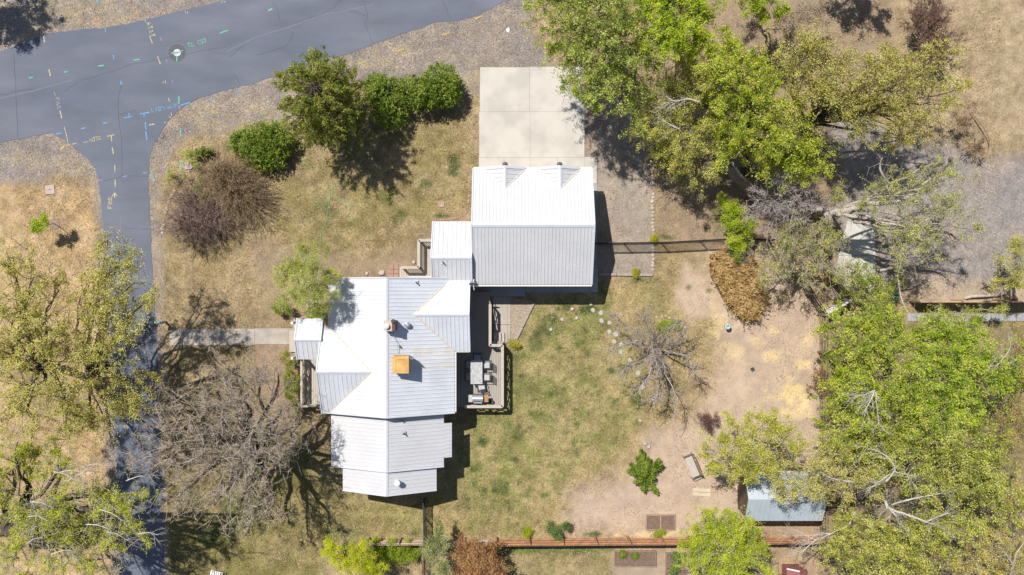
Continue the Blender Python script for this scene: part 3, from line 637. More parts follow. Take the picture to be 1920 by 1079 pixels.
for sx in (-.38, .38):
    for sy in (-.42, .42): MB().box((cl.x+sx, cl.y+sy, cz+.13), (.05, .05, .5)).build('cooler_leg', M_galv, o)
MB().tube([W(745, 662, 5.0)+Vector((0, 0, -.05)), W(745, 645, 5.0)+Vector((0, 0, -.02)), W(738, 630, 5.0)+Vector((0, 0, .0))], .012, 6).build('cooler_line', M_galv, house)
# chimney
ch = W(731, 611, 5.6)
o = MB().box((ch.x, ch.y, 5.15), (.62, .56, 1.15)).build('chimney', M_brickch, house)
MB().box((ch.x, ch.y, 5.75), (.66, .60, .06)).build('chimney_crown', M_chtop, o)
MB().lathe((ch.x-.14, ch.y-.02, 5.78), [(.08, 0), (.08, .14), (.155, .15), (.15, .19), (.06, .25), (.01, .26)], 18).build('flue_cap', M_white, o)
MB().box((ch.x+.24, ch.y+.02, 5.86), (.17, .58, .16)).build('flue_box', M_brickch, o)
MB().lathe((ch.x+.24, ch.y+.26, 5.93), [(.12, 0), (.12, .1), (.09, .13)], 14).build('flue_pipe', M_dgrey, o)
def rvent(px, py, z, kind, h=.3):
    p = W(px, py, z)
    if kind == 'pipe': o = MB().tube([(p.x, p.y, z-.1), (p.x, p.y, z+h)], .05, 10).build('vent_pipe', M_dgrey, house)
    elif kind == 'square':
        o = MB().box((p.x, p.y, z+.02), (.24, .2, .05)).build('vent_flashing', M_galv, house)
        MB().tube([(p.x+.03, p.y-.02, z), (p.x+.03, p.y-.02, z+.36)], .04, 10).build('vent_pipe', M_dgrey, o)
    else:
        o = MB().lathe((p.x, p.y, z-.05), [(.11, 0), (.09, h), (.17, h), (.17, h+.1), (.06, h+.15)], 16).build('roof_vent', M_galv if kind == 'cap' else M_white, house)
rvent(764, 609, zmainR(W(764, 609, 4.6).x), 'cap', .22); rvent(750, 650, zmainR(W(750, 650, 4.8).x), 'pipe', .22)
rvent(780, 529, zmainR(W(780, 529, 4.3).x), 'square'); rvent(830, 492, 3.8, 'square')
rvent(755, 789, 4.0, 'pipe', .25); rvent(757, 812, 4.0, 'square'); rvent(747, 903, 3.95, 'mush', .5)
# satellite dish on the garage corner
dz = W(888, 531, 3.1)
o = MB().tube([(dz.x+.02, dz.y+.22, 2.9), (dz.x+.02, dz.y+.2, 3.3), (dz.x, dz.y, 3.45)], .03, 8).build('dish_mast', M_white, house)
Mx = Matrix.Rotation(R(62), 4, 'X'); mb = MB(); prof = [(0.005, -.05), (.12, -.04), (.22, -.01), (.27, .03), (.275, .04), (.27, .045), (.22, .005), (.12, -.025), (.005, -.035)]
tmp = MB().lathe((0, 0, 0), prof, 20); tmp.v = [tuple(Mx @ Vector(v)+Vector((dz.x, dz.y-.06, 3.48))) for v in tmp.v]
tmp.build('satellite_dish', M_galv, house, smooth=True)
MB().tube([(dz.x, dz.y-.1, 3.3), (dz.x+.05, dz.y-.42, 3.55)], .018, 6).build('dish_arm', M_white, house)

# ------------------------------------------------------------------ decks
def deck(name, label, rects, z, m, rails, pw=.14, extra=None):
    p0 = W(rects[0][0], rects[0][1]); t = thing(name, label, 'deck', (p0.x, p0.y, 0))
    for (x0, y0, x1, y1, d) in rects:
        a = W(x0, y0, z); b = W(x1, y1, z)
        if d == 'v':
            n = max(1, int(round(abs(b.x-a.x)/pw))); w = (b.x-a.x)/n
            for i in range(n): MB().box((a.x+(i+.5)*w, (a.y+b.y)/2, z-.015), (w-.012, abs(b.y-a.y), .03)).build('plank', m, t)
        else:
            n = max(1, int(round(abs(b.y-a.y)/pw))); w = (a.y-b.y)/n
            for i in range(n): MB().box(((a.x+b.x)/2, b.y+(i+.5)*w, z-.015), (abs(b.x-a.x), w-.012, .03)).build('plank', m, t)
        MB().box(((a.x+b.x)/2, (a.y+b.y)/2, z/2-.03), (abs(b.x-a.x)-.06, abs(b.y-a.y)-.06, z-.08)).build('skirting', M_deck, t)
    return t
def railing(t, pts, z, rz, style, m, wcap=.15, post_every=1.5):
    """pts in photo px at the height of the top rail"""
    P = [W(x, y, rz) for x, y in pts]
    for i in range(len(P)-1):
        a, b = P[i], P[i+1]; L = (b-a).length; d = (b-a).normalized()
        MB().beam(a, b, wcap, .035).build('top_rail', m, t)
        lo = Vector((0, 0, -(rz-z)+.12)); hi = Vector((0, 0, -.08))
        MB().beam(a+lo, b+lo, .04, .07).build('bottom_rail', m, t); MB().beam(a+hi, b+hi, .04, .07).build('upper_rail', m, t)
        n = max(1, int(round(L/post_every)))
        for k in range(n+1):
            p = a.lerp(b, k/n); MB().box((p.x, p.y, (z+rz)/2-.03+random.uniform(0, .004)), (.09, .09, rz-z-.04)).build('post', m, t)
        for k in range(n):
            p = a.lerp(b, k/n); q = a.lerp(b, (k+1)/n)
            if style == 'x':
                mb = MB(); mb.beam(p+lo, q+hi, .035, .06); mb.beam(p+hi+d.cross(Vector((0,0,1)))*.03, q+lo+d.cross(Vector((0,0,1)))*.03, .035, .06)
                mm = (p+q)/2; mb.beam(p+(lo+hi)/2, mm+hi, .03, .05); mb.beam(mm+lo, q+(lo+hi)/2, .03, .05)
                mb.build('cross_brace', m, t)
            else:
                mb = MB(); c_ = int((q-p).length/.115)
                for s in range(1, c_): r = p.lerp(q, s/c_); mb.beam(r+lo, r+hi, .035, .035)
                mb.build('baluster_row', m, t)
dk = deck('back_deck', 'grey plank back deck with cross braced railing behind the white roofed house', [(880, 548, 919, 640, 'h'), (853, 640, 943, 763, 'v')], .55, M_deck, None)
railing(dk, [(919, 571), (919, 649)], .55, 1.5, 'x', M_deck2, .17, 1.2)
railing(dk, [(919, 648), (942, 648), (942, 763), (871, 763)], .55, 1.5, 'x', M_deck2, .17, 1.3)
for i in range(3):
    q = W(929+6.5*i, 636, .4); MB().box((q.x, q.y, .45-.15*i), (.24, .8, .05)).build('step', M_deck2, dk)
fd = deck('front_porch_deck', 'narrow tan front porch deck with railing on the left of the house', [(563, 672, 600, 762, 'v'), (556, 600, 600, 672, 'v')], .45, M_deck2, None)
railing(fd, [(565, 674), (565, 762), (603, 762)], .45, 1.4, 'x', M_deck2, .13, 1.0)
railing(fd, [(552, 600), (552, 617)], .2, 1.1, 'b', M_deck2, .12, .8); railing(fd, [(552, 664), (552, 678)], .2, 1.1, 'b', M_deck2, .12, .8)
for y in (604, 668):
    q = W(560, y, 1.5); MB().box((q.x, q.y, 1.6), (.14, .14, 3.1)).build('porch_post', M_white, fd)
for i in range(2):
    q = W(553-7*i, 640, .3); MB().box((q.x, q.y, .32-.15*i), (.28, 1.35, .05)).build('step', M_deck2, fd)
ed = deck('entry_deck', 'small tan entry deck with angled slat railing above the main roof', [(787, 449, 813, 501, 'v'), (749, 501, 813, 527, 'v')], .4, M_deck2, None)
railing(ed, [(812, 451), (785, 451), (785, 502), (752, 502)], .4, 1.35, 'b', M_deck2, .17, 1.4)

# ------------------------------------------------------------------ furniture on the deck
ZD = .55
tb = thing('dining_table', 'pale patterned rectangular dining table on the back deck', 'table', (*W(893.5, 698, 1.27).xy, ZD))
mb = MB().box((0, 0, .72), (.72, 1.46, .03)); mb.build('tabletop', mat('pale_marbled_tabletop', (.36, .36, .37), .6, .12, 4, 12, 0, c2=(.47, .47, .47), c2scale=9, c2thr=(.45, .55)), tb, world=False)
MB().box((0, 0, .69), (.66, 1.4, .04)).build('apron', M_dgrey, tb, world=False)
for sx in (-1, 1):
    for sy in (-1, 1): MB().box((sx*.30, sy*.65, .345), (.05, .05, .68)).build('leg', M_dgrey, tb, world=False)
def chair():
    c_ = thing('patio_chair', 'x', 'chair', (0, 0, ZD), 0, 'chairs round the deck dining table')
    M_cush = mat('pale_grey_sling', (.46, .46, .47), .8, .1)
    MB().box((0, 0, .43), (.42, .42, .03)).build('seat', M_cush, c_, world=False)
    mb = MB()
    for i in range(5): mb.box((-.2+.1*i, -.24-.0, .66), (.055, .02, .42), M=Matrix.Rotation(R(12), 4, 'X'))
    mb.box((0, -.29, .87), (.44, .03, .05)); mb.box((0, -.205, .48), (.44, .03, .04)); mb.build('backrest', M_dgrey, c_, world=False)
    for s in (-1, 1):
        MB().tube([(s*.24, -.26, .66), (s*.24, .15, .64), (s*.24, .21, .58)], .022, 8).build('armrest', M_dgrey, c_, world=False)
        MB().tube([(s*.24, .20, .6), (s*.24, .22, 0)], .018, 8).build('leg', M_dgrey, c_, world=False)
        MB().tube([(s*.22, -.2, .45), (s*.24, -.28, 0)], .018, 8).build('leg', M_dgrey, c_, world=False)
    return c_
c0 = chair()
for i, (x, y, a, l) in enumerate(((880, 684, -90, 'pale patio chair on the left of the deck table, nearer the top'), (880, 706, -90, 'pale patio chair on the left of the deck table, nearer the grill'),
                             (912, 684, 90, 'dark backed patio chair right of the deck table, nearer the top'), (912, 707, 90, 'dark backed patio chair right of the deck table, nearer the grill'),
                             (895, 671, 180, 'shaded patio chair at the top end of the deck table'), (902, 725, 12, 'slightly turned patio chair at the grill end of the deck table'))):
    o = c0 if i == 0 else copy_tree(c0); p = W(x, y, ZD+.45); o.location = (p.x, p.y, ZD); o.rotation_euler = (0, 0, R(a)); o['label'] = l
gr = thing('gas_grill', 'grey covered gas grill with orange wood side shelf on the deck edge', 'grill', (*W(897, 748, 1.4).xy, ZD))
mb = MB(); n = 10
for i in range(n):
    t0 = math.pi*i/n; t1 = math.pi*(i+1)/n
    f = lambda t, x: (x, -.24*math.cos(t), .72+.26*math.sin(t))
    mb.add([f(t0, -.36), f(t1, -.36), f(t1, .28), f(t0, .28)], [(0,3,2,1)])
    mb.add([f(t0, -.36), f(t1, -.36), (-.36, 0, .72)], [(0,1,2)]); mb.add([f(t0, .28), f(t1, .28), (.28, 0, .72)], [(2,1,0)])
mb.build('hood', M_galv, gr, world=False)
MB().box((-.04, 0, .6), (.66, .5, .26)).build('firebox', M_dgrey, gr, world=False)
MB().box((-.50, 0, .72), (.26, .44, .04)).build('side_shelf', mat('grey_shelf', (.42, .42, .43), .6, .1), gr, world=False)
for i in range(4): MB().box((.36+.07*i, 0, .72), (.06, .44, .03)).build('shelf_slat', mat('orange_wood', (.45, .25, .11), .7, .2), gr, world=False)
MB().tube([(-.3, -.27, .78), (.22, -.27, .78)], .018, 8).build('handle', M_white, gr, world=False)
for sx in (-.32, .26):
    for sy in (-.2, .2): MB().box((sx, sy, .26), (.04, .04, .5)).build('leg', M_dgrey, gr, world=False)
pl = thing('plant_pot', 'small dark pot standing beside the grill', 'pot', (*W(921, 753, ZD+.2).xy, ZD))
MB().lathe((0, 0, 0), [(.09, 0), (.13, .24), (.14, .26), (.11, .25), (.1, .2)], 14).build('pot', M_dgrey, pl, world=False)

# ------------------------------------------------------------------ fences
def wood_fence(name, label, a, b, h, m, side, post_px=None, seg=2.0, rails=True, group=None):
    """a,b ground px; side=+1/-1: which side (left of a->b) carries the posts and rails"""
    A = W(*a); B = W(*b); L = (B-A).length; d = (B-A).normalized(); nrm = Vector((-d.y, d.x, 0))*side
    t = thing(name, label, 'fence', A, group=group)
    n = max(1, int(round(L/seg)))
    for k in range(n):
        p = A+d*(L*k/n); q = A+d*(L*(k+1)/n); mb = MB(); c_ = int((q-p).length/.145)
        for s in range(c_):
            r = p+d*((s+.5)*(q-p).length/c_); hh = h+random.uniform(-.025, .015); off = nrm*-.02+nrm*random.uniform(-.006, .006)
            ang = math.atan2(d.y, d.x)
            mb.box((r.x+off.x, r.y+off.y, hh/2+.03), ((q-p).length/c_-.012, .02, hh), ang)
        mb.build('picket_panel', m, t)
        if rails:
            for z in (.35, h*.55, h-.2): MB().beam(p+nrm*.03+Vector((0, 0, z)), q+nrm*.03+Vector((0, 0, z)), .05, .09).build('rail', m, t)
    for k in range(n+1):
        p = A+d*(L*k/n)+nrm*.09; MB().box((p.x, p.y, h/2+.03), (.1, .1, h+.06), math.atan2(d.y, d.x)).build('post', m, t)
    return t
wood_fence('wooden_fence', 'weathered pinkish picket fence right of the golden willow shrub', (692, 1011), (931, 1011), 1.25, M_fence2, 1, seg=2.0)
wood_fence('wooden_fence', 'orange brown picket fence along the bottom of the dirt yard', (931, 1010.5), (1543, 1006), 1.5, M_fence, 1, seg=2.04)
wood_fence('wooden_fence', 'brown grey fence running down the right side of the dirt yard', (1537, 1006), (1536, 590), 1.5, M_fence3, 1, seg=2.2)
wood_fence('wooden_fence', 'brown fence slanting from the dark twigs to the white gate', (1536, 588), (1487, 512), 1.5, M_fence3, 1, seg=1.5)
wood_fence('wooden_fence', 'tan topped fence above the concrete path at the right edge', (1704, 566), (2020, 566), 1.55, mat('tan_fence_wood', (.50, .34, .22), .85, .2), 1, seg=2.4)
wg = thing('white_gate', 'white slatted gate standing open at the fence corner', 'gate', W(1538, 587))
a = W(1538, 587); b = W(1580, 563)
for z in (.3, .75, 1.15): MB().beam(a+Vector((0, 0, z)), b+Vector((0, 0, z)), .035, .24).build('slat', M_white, wg)
MB().beam(a+Vector((0, 0, 1.36)), b+Vector((0, 0, 1.36)), .13, .05).build('top_rail', M_white, wg)
for p in (a, (a+b)/2, b): MB().box((p.x, p.y, .7), (.12, .12, 1.42), R(28)).build('post', M_white, wg)
wood_fence('wooden_fence', 'short dark fence piece between the white gate and the concrete pad', (1582, 562), (1560, 530), 1.4, M_fence3, 1, seg=1.3)
# iron fence
def iron_fence(name, label, pts, h, m, posts=2.1, pk=.11, group=None, wire=False):
    t = thing(name, label, 'fence', W(*pts[0]))
    for i in range(len(pts)-1):
        A = W(*pts[i]); B = W(*pts[i+1]); L = (B-A).length; d = (B-A).normalized(); n = max(1, int(round(L/posts)))
        for k in range(n):
            p = A+d*(L*k/n); q = A+d*(L*(k+1)/n)
            for z in (.12, h-.16, h-.02): MB().beam(p+Vector((0, 0, z)), q+Vector((0, 0, z)), .035, .035).build('rail', m, t)
            mb = MB(); c_ = int(L/n/pk)
            for s in range(1, c_): r = p.lerp(q, s/c_); mb.beam(r+Vector((0, 0, .03)), r+Vector((0, 0, h)), .026, .026)
            if wire:
                for z in np.arange(.2, h-.1, .15): mb.beam(p+Vector((0, 0, z)), q+Vector((0, 0, z)), .012, .012)
            mb.build('picket_row', m, t)
        for k in range(n+1):
            if k == n and i < len(pts)-2: continue
            p = A+d*(L*k/n); MB().box((p.x, p.y, h/2+.03), (.06, .06, h+.06)).build('post', m, t)
    return t
iron_fence('iron_fence', 'black iron picket fence between the garage and the green shrub', [(1100, 458.5), (1240, 456.5), (1385, 449), (1440, 452)], 1.45, M_black, 1.95)
iron_fence('wire_fence', 'dark wire fence running from the low roof to the pink picket fence', [(797, 935), (798, 1008)], 1.3, M_dgrey, 1.3, .1, wire=True)
iron_fence('wire_fence', 'rusty wire fence below the pink picket fence by the rusty shrub', [(796, 1016), (793, 1110)], 1.2, M_barkr, 1.6, .16, wire=True)

# ------------------------------------------------------------------ shed etc.
sp = W(1470, 930)
shed = thing('shed', 'pale blue metal roofed shed half hidden under the yellow green tree', 'shed', (sp.x, sp.y, 0))
M_shr = mat('blue_white_shed_metal', (.44, .50, .56), .45, .08, 1.5, 20, 0)
sh = MB(); rb = MB()
slope(sh, rb, [(13.95, -14.0, 2.2), (18.62, -14.0, 2.2), (18.62, -12.5, 3.1), (13.95, -12.5, 3.1)], .3)
slope(sh, rb, [(13.95, -11.0, 2.2), (18.62, -11.0, 2.2), (18.62, -12.5, 3.1), (13.95, -12.5, 3.1)], .3)
o = sh.build('roof', M_shr, shed); rb.build('rib', M_shr, o)['kind'] = 'stuff'
mb = MB(); v = []
for a in (14.1, 18.47): v += [(a, -13.8, 0), (a, -11.2, 0), (a, -11.2, 2.2), (a, -12.5, 3.0), (a, -13.8, 2.2)]
mb.add(v, [(4,3,2,1,0), (5,6,7,8,9), (1,6,5,0), (2,7,6,1), (0,5,9,4), (3,8,7,2), (4,9,8,3)]); mb.build('wall', mat('dark_brown_shed_board', (.13, .09, .07), .9, .2), shed)
MB().box((16.2, -11.16, 1.0), (1.0, .06, 2.0)).build('door', M_fence3, shed)
rs = W(1500, 1085)
red = thing('red_shed', 'red roofed playhouse with white edge trim at the bottom edge', 'shed', (rs.x, rs.y, 0))
M_rd = mat('faded_red_roof', (.30, .12, .11), .7, .2); 
sh = MB(); rb = MB(); a = W(1478, 1070, 1.6); b = W(1516, 1070, 1.6)
x0, x1 = a.x, b.x; y0 = a.y; y1 = y0-2.2; xm = (x0+x1)/2
slope(sh, rb, [(x0, y0, 1.3), (x0, y1, 1.3), (xm, y1, 1.8), (xm, y0, 1.8)], .25); slope(sh, rb, [(x1, y0, 1.3), (x1, y1, 1.3), (xm, y1, 1.8), (xm, y0, 1.8)], .25)
o = sh.build('roof', M_rd, red); rb.build('rib', M_rd, o)['kind'] = 'stuff'
MB().box((xm, (y0+y1)/2, .62), (x1-x0-.2, 2.0, 1.24)).build('wall', M_rd, red)
MB().beam((x0, y0+.02, 1.34), (xm, y0+.02, 1.84), .08, .06).build('rake_trim', M_white, red)

# ------------------------------------------------------------------ garden objects
bl = W(1295, 872); bench = thing('garden_bench', 'slatted pale wooden bench with dark metal arms beside the yellow green tree', 'bench', (bl.x, bl.y, 0), R(-67))
M_bs = mat('pale_bench_slat', (.52, .47, .42), .8, .12)
for i in range(5): MB().box((0, -.17+.088*i, .44), (1.35, .074, .03)).build('slat', M_bs, bench, world=False)
for i in range(3): MB().box((0, .27+.03*i, .52+.13*i), (1.35, .03, .08), M=Matrix.Rotation(R(-15), 4, 'X')).build('back_slat', mat('brown_bench_back', (.25, .18, .14), .8, .2), bench, world=False)
for s in (-1, 1):
    MB().tube([(s*.72, .36, .88), (s*.72, .25, .44), (s*.72, .32, 0)], .022, 8).build('back_leg', M_dgrey, bench, world=False)
    MB().tube([(s*.72, .28, .64), (s*.74, -.24, .64), (s*.74, -.28, .5), (s*.74, -.26, 0)], .022, 8).build('armrest', M_dgrey, bench, world=False)
    MB().tube([(s*.72, -.25, .42), (s*.72, .3, .42)], .02, 8).build('frame_bar', M_dgrey, bench, world=False)
for i, l in enumerate(('pale pine board lying on the dirt nearer the bench', 'pale pine board lying on the dirt nearer the garden bed')):
    p = W(1315, 919+8*i); o = MB().box((0, 0, .03), (1.12, .22, .045), R(-2-1.5*i)).build('wooden_board', M_wood); o.location = (p.x, p.y, 0); tag(o, l, 'board', 'pair of boards on the dirt')
def bed(label, x0, y0, x1, y1, m, div=False, h=.16):
    a = W(x0, y0); b = W(x1, y1); t = thing('garden_bed', label, 'garden bed', ((a.x+b.x)/2, (a.y+b.y)/2, 0))
    w = abs(b.x-a.x); d = abs(b.y-a.y)
    MB().poly([(-w/2+.03, -d/2+.03), (w/2-.03, -d/2+.03), (w/2-.03, d/2-.03), (-w/2+.03, d/2-.03)], h*.6, depth=h*.6).build('soil', M_soil, t, world=False)
    for s in (-1, 1):
        MB().box((0, s*d/2, h/2), (w+.05, .05, h), R(s*.5)).build('edge_board', m, t, world=False); MB().box((s*w/2, 0, h/2), (.05, d-.056, h), R(s*1.0)).build('edge_board', m, t, world=False)
    if div: MB().box((0, 0, h/2), (.05, d-.06, h-.02)).build('divider', m, t, world=False)
    return t
M_bedw = mat('tan_pink_bed_board', (.42, .30, .23), .85, .2)
bed('two part timber framed garden bed on the bare dirt', 1211, 965, 1265, 993, M_bedw, True)
bed('empty garden bed with small green plants below the orange fence', 1152, 1033, 1229, 1061, M_fence3)
bed('garden bed with blue green leaves beside the bright green tree', 1248, 1036, 1286, 1095, M_fence3)
hz = [(0.01, .74), (.49, .66), (.525, .59), (.545, .48), (.555, .38), (.575, .34), (.56, .315), (.54, .325), (.538, .35), (.57, .38), (.62, .405), (.67, .435), (.695, .455), (.70, .48), (.69, .52), (.675, .55)]
raw = [(485, 740), (490, 660), (525, 590), (545, 480), (550, 420), (558, 365), (575, 335), (560, 312), (540, 322), (536, 350), (568, 378), (620, 405), (670, 432), (695, 452), (702, 480), (697, 520), (680, 545), (655, 552)]
pts = [W(480+x/4, 270+y/4, .02)+Vector((random.uniform(-.02, .02), random.uniform(-.02, .02), 0)) for x, y in raw]
def smooth(P, n=6):
    out = []
    for i in range(len(P)-1):
        p0 = P[max(i-1, 0)]; p1 = P[i]; p2 = P[i+1]; p3 = P[min(i+2, len(P)-1)]
        for k in range(n):
            t = k/n; out.append(.5*((2*p1)+(p2-p0)*t+(2*p0-5*p1+4*p2-p3)*t*t+(3*p1-p0-3*p2+p3)*t**3))
    out.append(P[-1]); return out
o = MB().tube(smooth(pts), .018, 6).build('garden_hose', mat('bright_green_hose', (.12, .42, .13), .5, .1)); tag(o, 'bright green garden hose looped on the dry front lawn', 'hose')
def rock(p, r, m, par=None, flat=.5, name='stone', seed=None, n=9):
    rr = random.Random(seed if seed is not None else int(p[0]*100+p[1]*37)); mb = MB(); P = []
    a = rr.random()*6
    rad = [r*rr.uniform(.78, 1.12) for _ in range(n)]
    for lv, (k, z) in enumerate(((1.0, 0), (1.0, flat*r*.6), (.72, flat*r))):
        for i in range(n): t = a+2*math.pi*i/n; P.append((p[0]+rad[i]*k*math.cos(t), p[1]+rad[i]*k*math.sin(t), p[2]+z+rr.uniform(-.01, .01)*(lv > 0)))
    mb.add(P, [(i, (i+1) % n, (i+1) % n+n, i+n) for i in range(n)]+[(i+n, (i+1) % n+n, (i+1) % n+2*n, i+2*n) for i in range(n)]+[tuple(range(2*n, 3*n))])
    return mb.build(name, m, par)
def rock_row(name, label, cat, line, size, m, gap=1.0, jit=.03, flat=.6):
    P = [W(x, y) for x, y in line]; t = thing(name, label, cat, P[0]); carry = 0
    for i in range(len(P)-1):
        L = (P[i+1]-P[i]).length; s = carry
        while s < L:
            p = P[i].lerp(P[i+1], s/L); r = size*random.uniform(.75, 1.25)
            mm = m if not isinstance(m, (list, tuple)) else random.choice(m)
            rock((p.x+random.uniform(-jit, jit), p.y+random.uniform(-jit, jit), 0), r, mm, t, flat, seed=random.randrange(9999)); s += size*2*gap
        carry = s-L
rock_row('stone_border', 'pinkish grey stone edging down the right side of the gravel strip', 'stone border', [(1222, 250), (1223, 340), (1224, 430), (1224, 512)], .11, [M_stone, M_stone3, M_stone, M_stone2], 1.02)
rock_row('stone_border', 'curving orange stone edging beside the lane and the bare shrub', 'stone border', [(354, 322), (344, 334), (334, 345), (324, 362), (314, 385), (309, 400), (307, 420), (304, 440)], .12, [M_stone2, M_stone2, M_stone], 1.05)
rock_row('stone_border', 'arc of pale stones ringing the bare tree bed', 'stone border', [(1205, 600), (1225, 596), (1250, 594), (1270, 600), (1285, 615)], .09, [M_stone, M_stone2], 1.6, .06)
rock_row('stone_border', 'short row of small stones around the green tuft below the stepping stones', 'stone border', [(1182, 735), (1190, 730), (1198, 733), (1202, 745), (1200, 760), (1190, 764)], .08, [M_stone, M_stone2], 1.5, .03)
tbp = thing('timber_edging', 'grey timber edging along the bottom of the gravel strip', 'edging', W(1122, 514))
a = W(1122, 514.5); b = W(1224, 516)
for i in range(3): MB().beam(a.lerp(b, i/3)+Vector((.02, 0, .07)), a.lerp(b, (i+1)/3)+Vector((-.02, 0, .07)), .16, .14).build('timber', M_timber, tbp)
tbp = thing('timber_edging', 'slanting grey timber edging between the patio gravel and the lawn', 'edging', W(970, 636))
a = W(968, 637); b = W(1001, 568)
for i in range(3): MB().beam(a.lerp(b, i/3)+Vector((0, 0.02, .06)), a.lerp(b, (i+1)/3)+Vector((0, -.02, .06)), .12, .12).build('timber', M_timber, tbp)
gp = MB().poly(jag(XY([(957, 558), (1001, 566), (970, 636), (957, 637)]), .3, .02), .012).build('patio_gravel', mat('tan_fine_gravel', (.36, .29, .225), .95, .3, 8, 45, .5)); tag(gp, kind='structure')
rock_row('stone_border', 'pinkish brick edging along the left of the garage roof', 'stone border', [(880, 335), (879, 375), (876, 395), (868, 405), (850, 411), (812, 413)], .07, [M_stone2, M_red], 1.1, .01)
stones = [(1112, 582), (1126.5, 587), (1128, 602), (1143, 606), (1142, 622), (1154.5, 627), (1152, 641), (1165, 645.5), (1163.5, 660.5), (1181, 676), (1196, 700), (1211, 710), (1205, 727), (1226, 748)]
ords = ['first', 'second', 'third', 'fourth', 'fifth', 'sixth', 'seventh', 'eighth', 'ninth', 'tenth', 'eleventh', 'twelfth', 'thirteenth', 'fourteenth']
for i, (x, y) in enumerate(stones):
    p = W(x, y); o = rock((0, 0, 0), .155 if i != 12 else .18, M_stone3 if i % 3 else M_stone, None, .25, 'stepping_stone', seed=i, n=8); o.location = p
    tag(o, f'pale round stepping stone, {ords[i]} from the patio in the curving row', 'stepping stone', 'stepping stones beside the bare tree')
for i, (x, y, l) in enumerate(((1054, 599.5, 'small pale rock in the green back lawn, largest of four'), (1033, 618, 'small pale rock in the back lawn nearest the patio gravel'), (1081, 597, 'small pale rock in the back lawn nearest the stepping stones'), (1073, 580, 'small pale rock in the back lawn nearest the garage shadow'),
                               (1205.5, 651, 'orange pale rock between the limbs of the bare tree'), (1108, 571, 'square pale paver at the corner of the garage shadow'), (716, 512, 'cream boulder beside the red pavers'), (688, 513, 'small cream rock left of the red pavers'), (776, 492, 'white rock beside the entry deck railing'), (1200, 789, 'small cream rock below the stepping stone row'), (1209, 832, 'cream rock pile piece above the spreading juniper'), (1216, 838, 'tan flat rock above the spreading juniper'))):
    p = W(x, y); o = rock((0, 0, 0), .13 if i not in (6,) else .2, M_stone if i != 4 else M_stone2, None, .8, 'rock', seed=40+i, n=8); o.location = p; tag(o, l, 'rock')
# bird bath figure, tile, litter, boxes
bb = thing('bird_bath', 'pale blue bird bath on a short post in the dirt yard', 'bird bath', W(1361, 612))
MB().lathe((0, 0, 0), [(.1, 0), (.06, .05), (.04, .4), (.05, .45), (.17, .52), (.18, .55), (.12, .53), (.02, .51)], 16).build('basin', mat('pale_blue_glaze', (.36, .47, .52), .5, .15), bb, world=False, smooth=True)
MB().tube([(-.04, .06, .52), (-.03, .1, .62), (-.06, .16, .66)], [.05, .06, .03], 8).build('figure', mat('pale_blue_glaze2', (.5, .56, .6), .6, .2), bb, world=False)
o = MB().box((0, 0, .02), (.22, .22, .035), R(30)).build('dark_tile', mat('dark_slate', (.06, .055, .05), .8, .2)); o.location = W(1411, 693); tag(o, 'small dark square tile lying on the bare dirt', 'tile')
p = W(952.5, 57); o = MB().poly([(-.08, -.1), (.06, -.16), (.1, 0), (.05, .17), (-.06, .12), (-.14, .02)], .03, depth=.02).build('crumpled_paper', mat('white_paper', (.7, .7, .7), .9, .1)); o.location = p; tag(o, 'crumpled white paper lying on the gravel above the driveway', 'paper')
ub = thing('utility_box', 'pale utility box lid splashed with purple paint by the orange stones', 'utility box', W(355, 311))
MB().box((0, 0, .06), (.44, .46, .12), R(4)).build('lid', mat('pale_mauve_box', (.50, .40, .46), .8, .15), ub, world=False)
MB().box((-.12, 0, .125), (.12, .4, .01), R(8)).build('paint_mark', PM['w'], ub, world=False); MB().box((.0, -.02, .127), (.07, .3, .008), R(-12)).build('paint_mark', PM['p'], ub, world=False)
ub = thing('utility_box', 'flat pinkish square utility lid set in the dry left yard', 'utility lid', W(94, 356))
MB().box((0, 0, .02), (.58, .56, .06), R(5)).build('lid', mat('pink_concrete_lid', (.46, .36, .33), .9, .12), ub, world=False)
MB().lathe((0, 0, .05), [(.04, 0), (.04, .008)], 10).build('lift_hole', M_dgrey, ub, world=False)
mbx = thing('mailbox', 'pale green mailbox on a post beside the lane and front path', 'mailbox', W(311, 604))
mb = MB(); n = 8
for i in range(n):
    t0 = math.pi*i/n; t1 = math.pi*(i+1)/n; f = lambda t, x: (x, -.09*math.cos(t), 1.12+.09*math.sin(t)); mb.add([f(t0, -.24), f(t1, -.24), f(t1, .24), f(t0, .24)], [(0,3,2,1)])
mb.box((0, 0, 1.06), (.48, .18, .12)); mb.build('box', mat('pale_green_paint', (.30, .42, .36), .5, .1), mbx, world=False)
MB().box((0, 0, .5), (.1, .1, 1.0)).build('post', M_timber, mbx, world=False)
mu = MB().lathe((0, 0, 0), [(.36, 0), (.34, .03), (.15, .05)], 20).build('mulch_ring', M_mulch); mu.location = W(102, 420); tag(mu, 'round pinkish mulch ring around the green sapling', 'mulch ring')
fr_ = MB().lathe((0, 0, 0), [(.20, 0), (.21, .05), (.15, .05), (.14, .01)], 16).build('edging_ring', M_stone2); fr_.location = W(827, 383); tag(fr_, 'small round planting ring near the left of the garage', 'planting ring')
bt = thing('blue_bucket', 'turquoise plastic tub lying on leaves above the tan fence', 'tub', W(1674, 551))
tm = MB().lathe((0, 0, 0), [(.16, 0), (.22, .3), (.25, .31), (.21, .3), (.15, .03)], 16); tm.v = [tuple(Matrix.Rotation(R(35), 4, 'X') @ Vector(v)+Vector((0, 0, .12))) for v in tm.v]
tm.build('tub', mat('turquoise_plastic', (.02, .38, .48), .5, .1), bt, world=False)
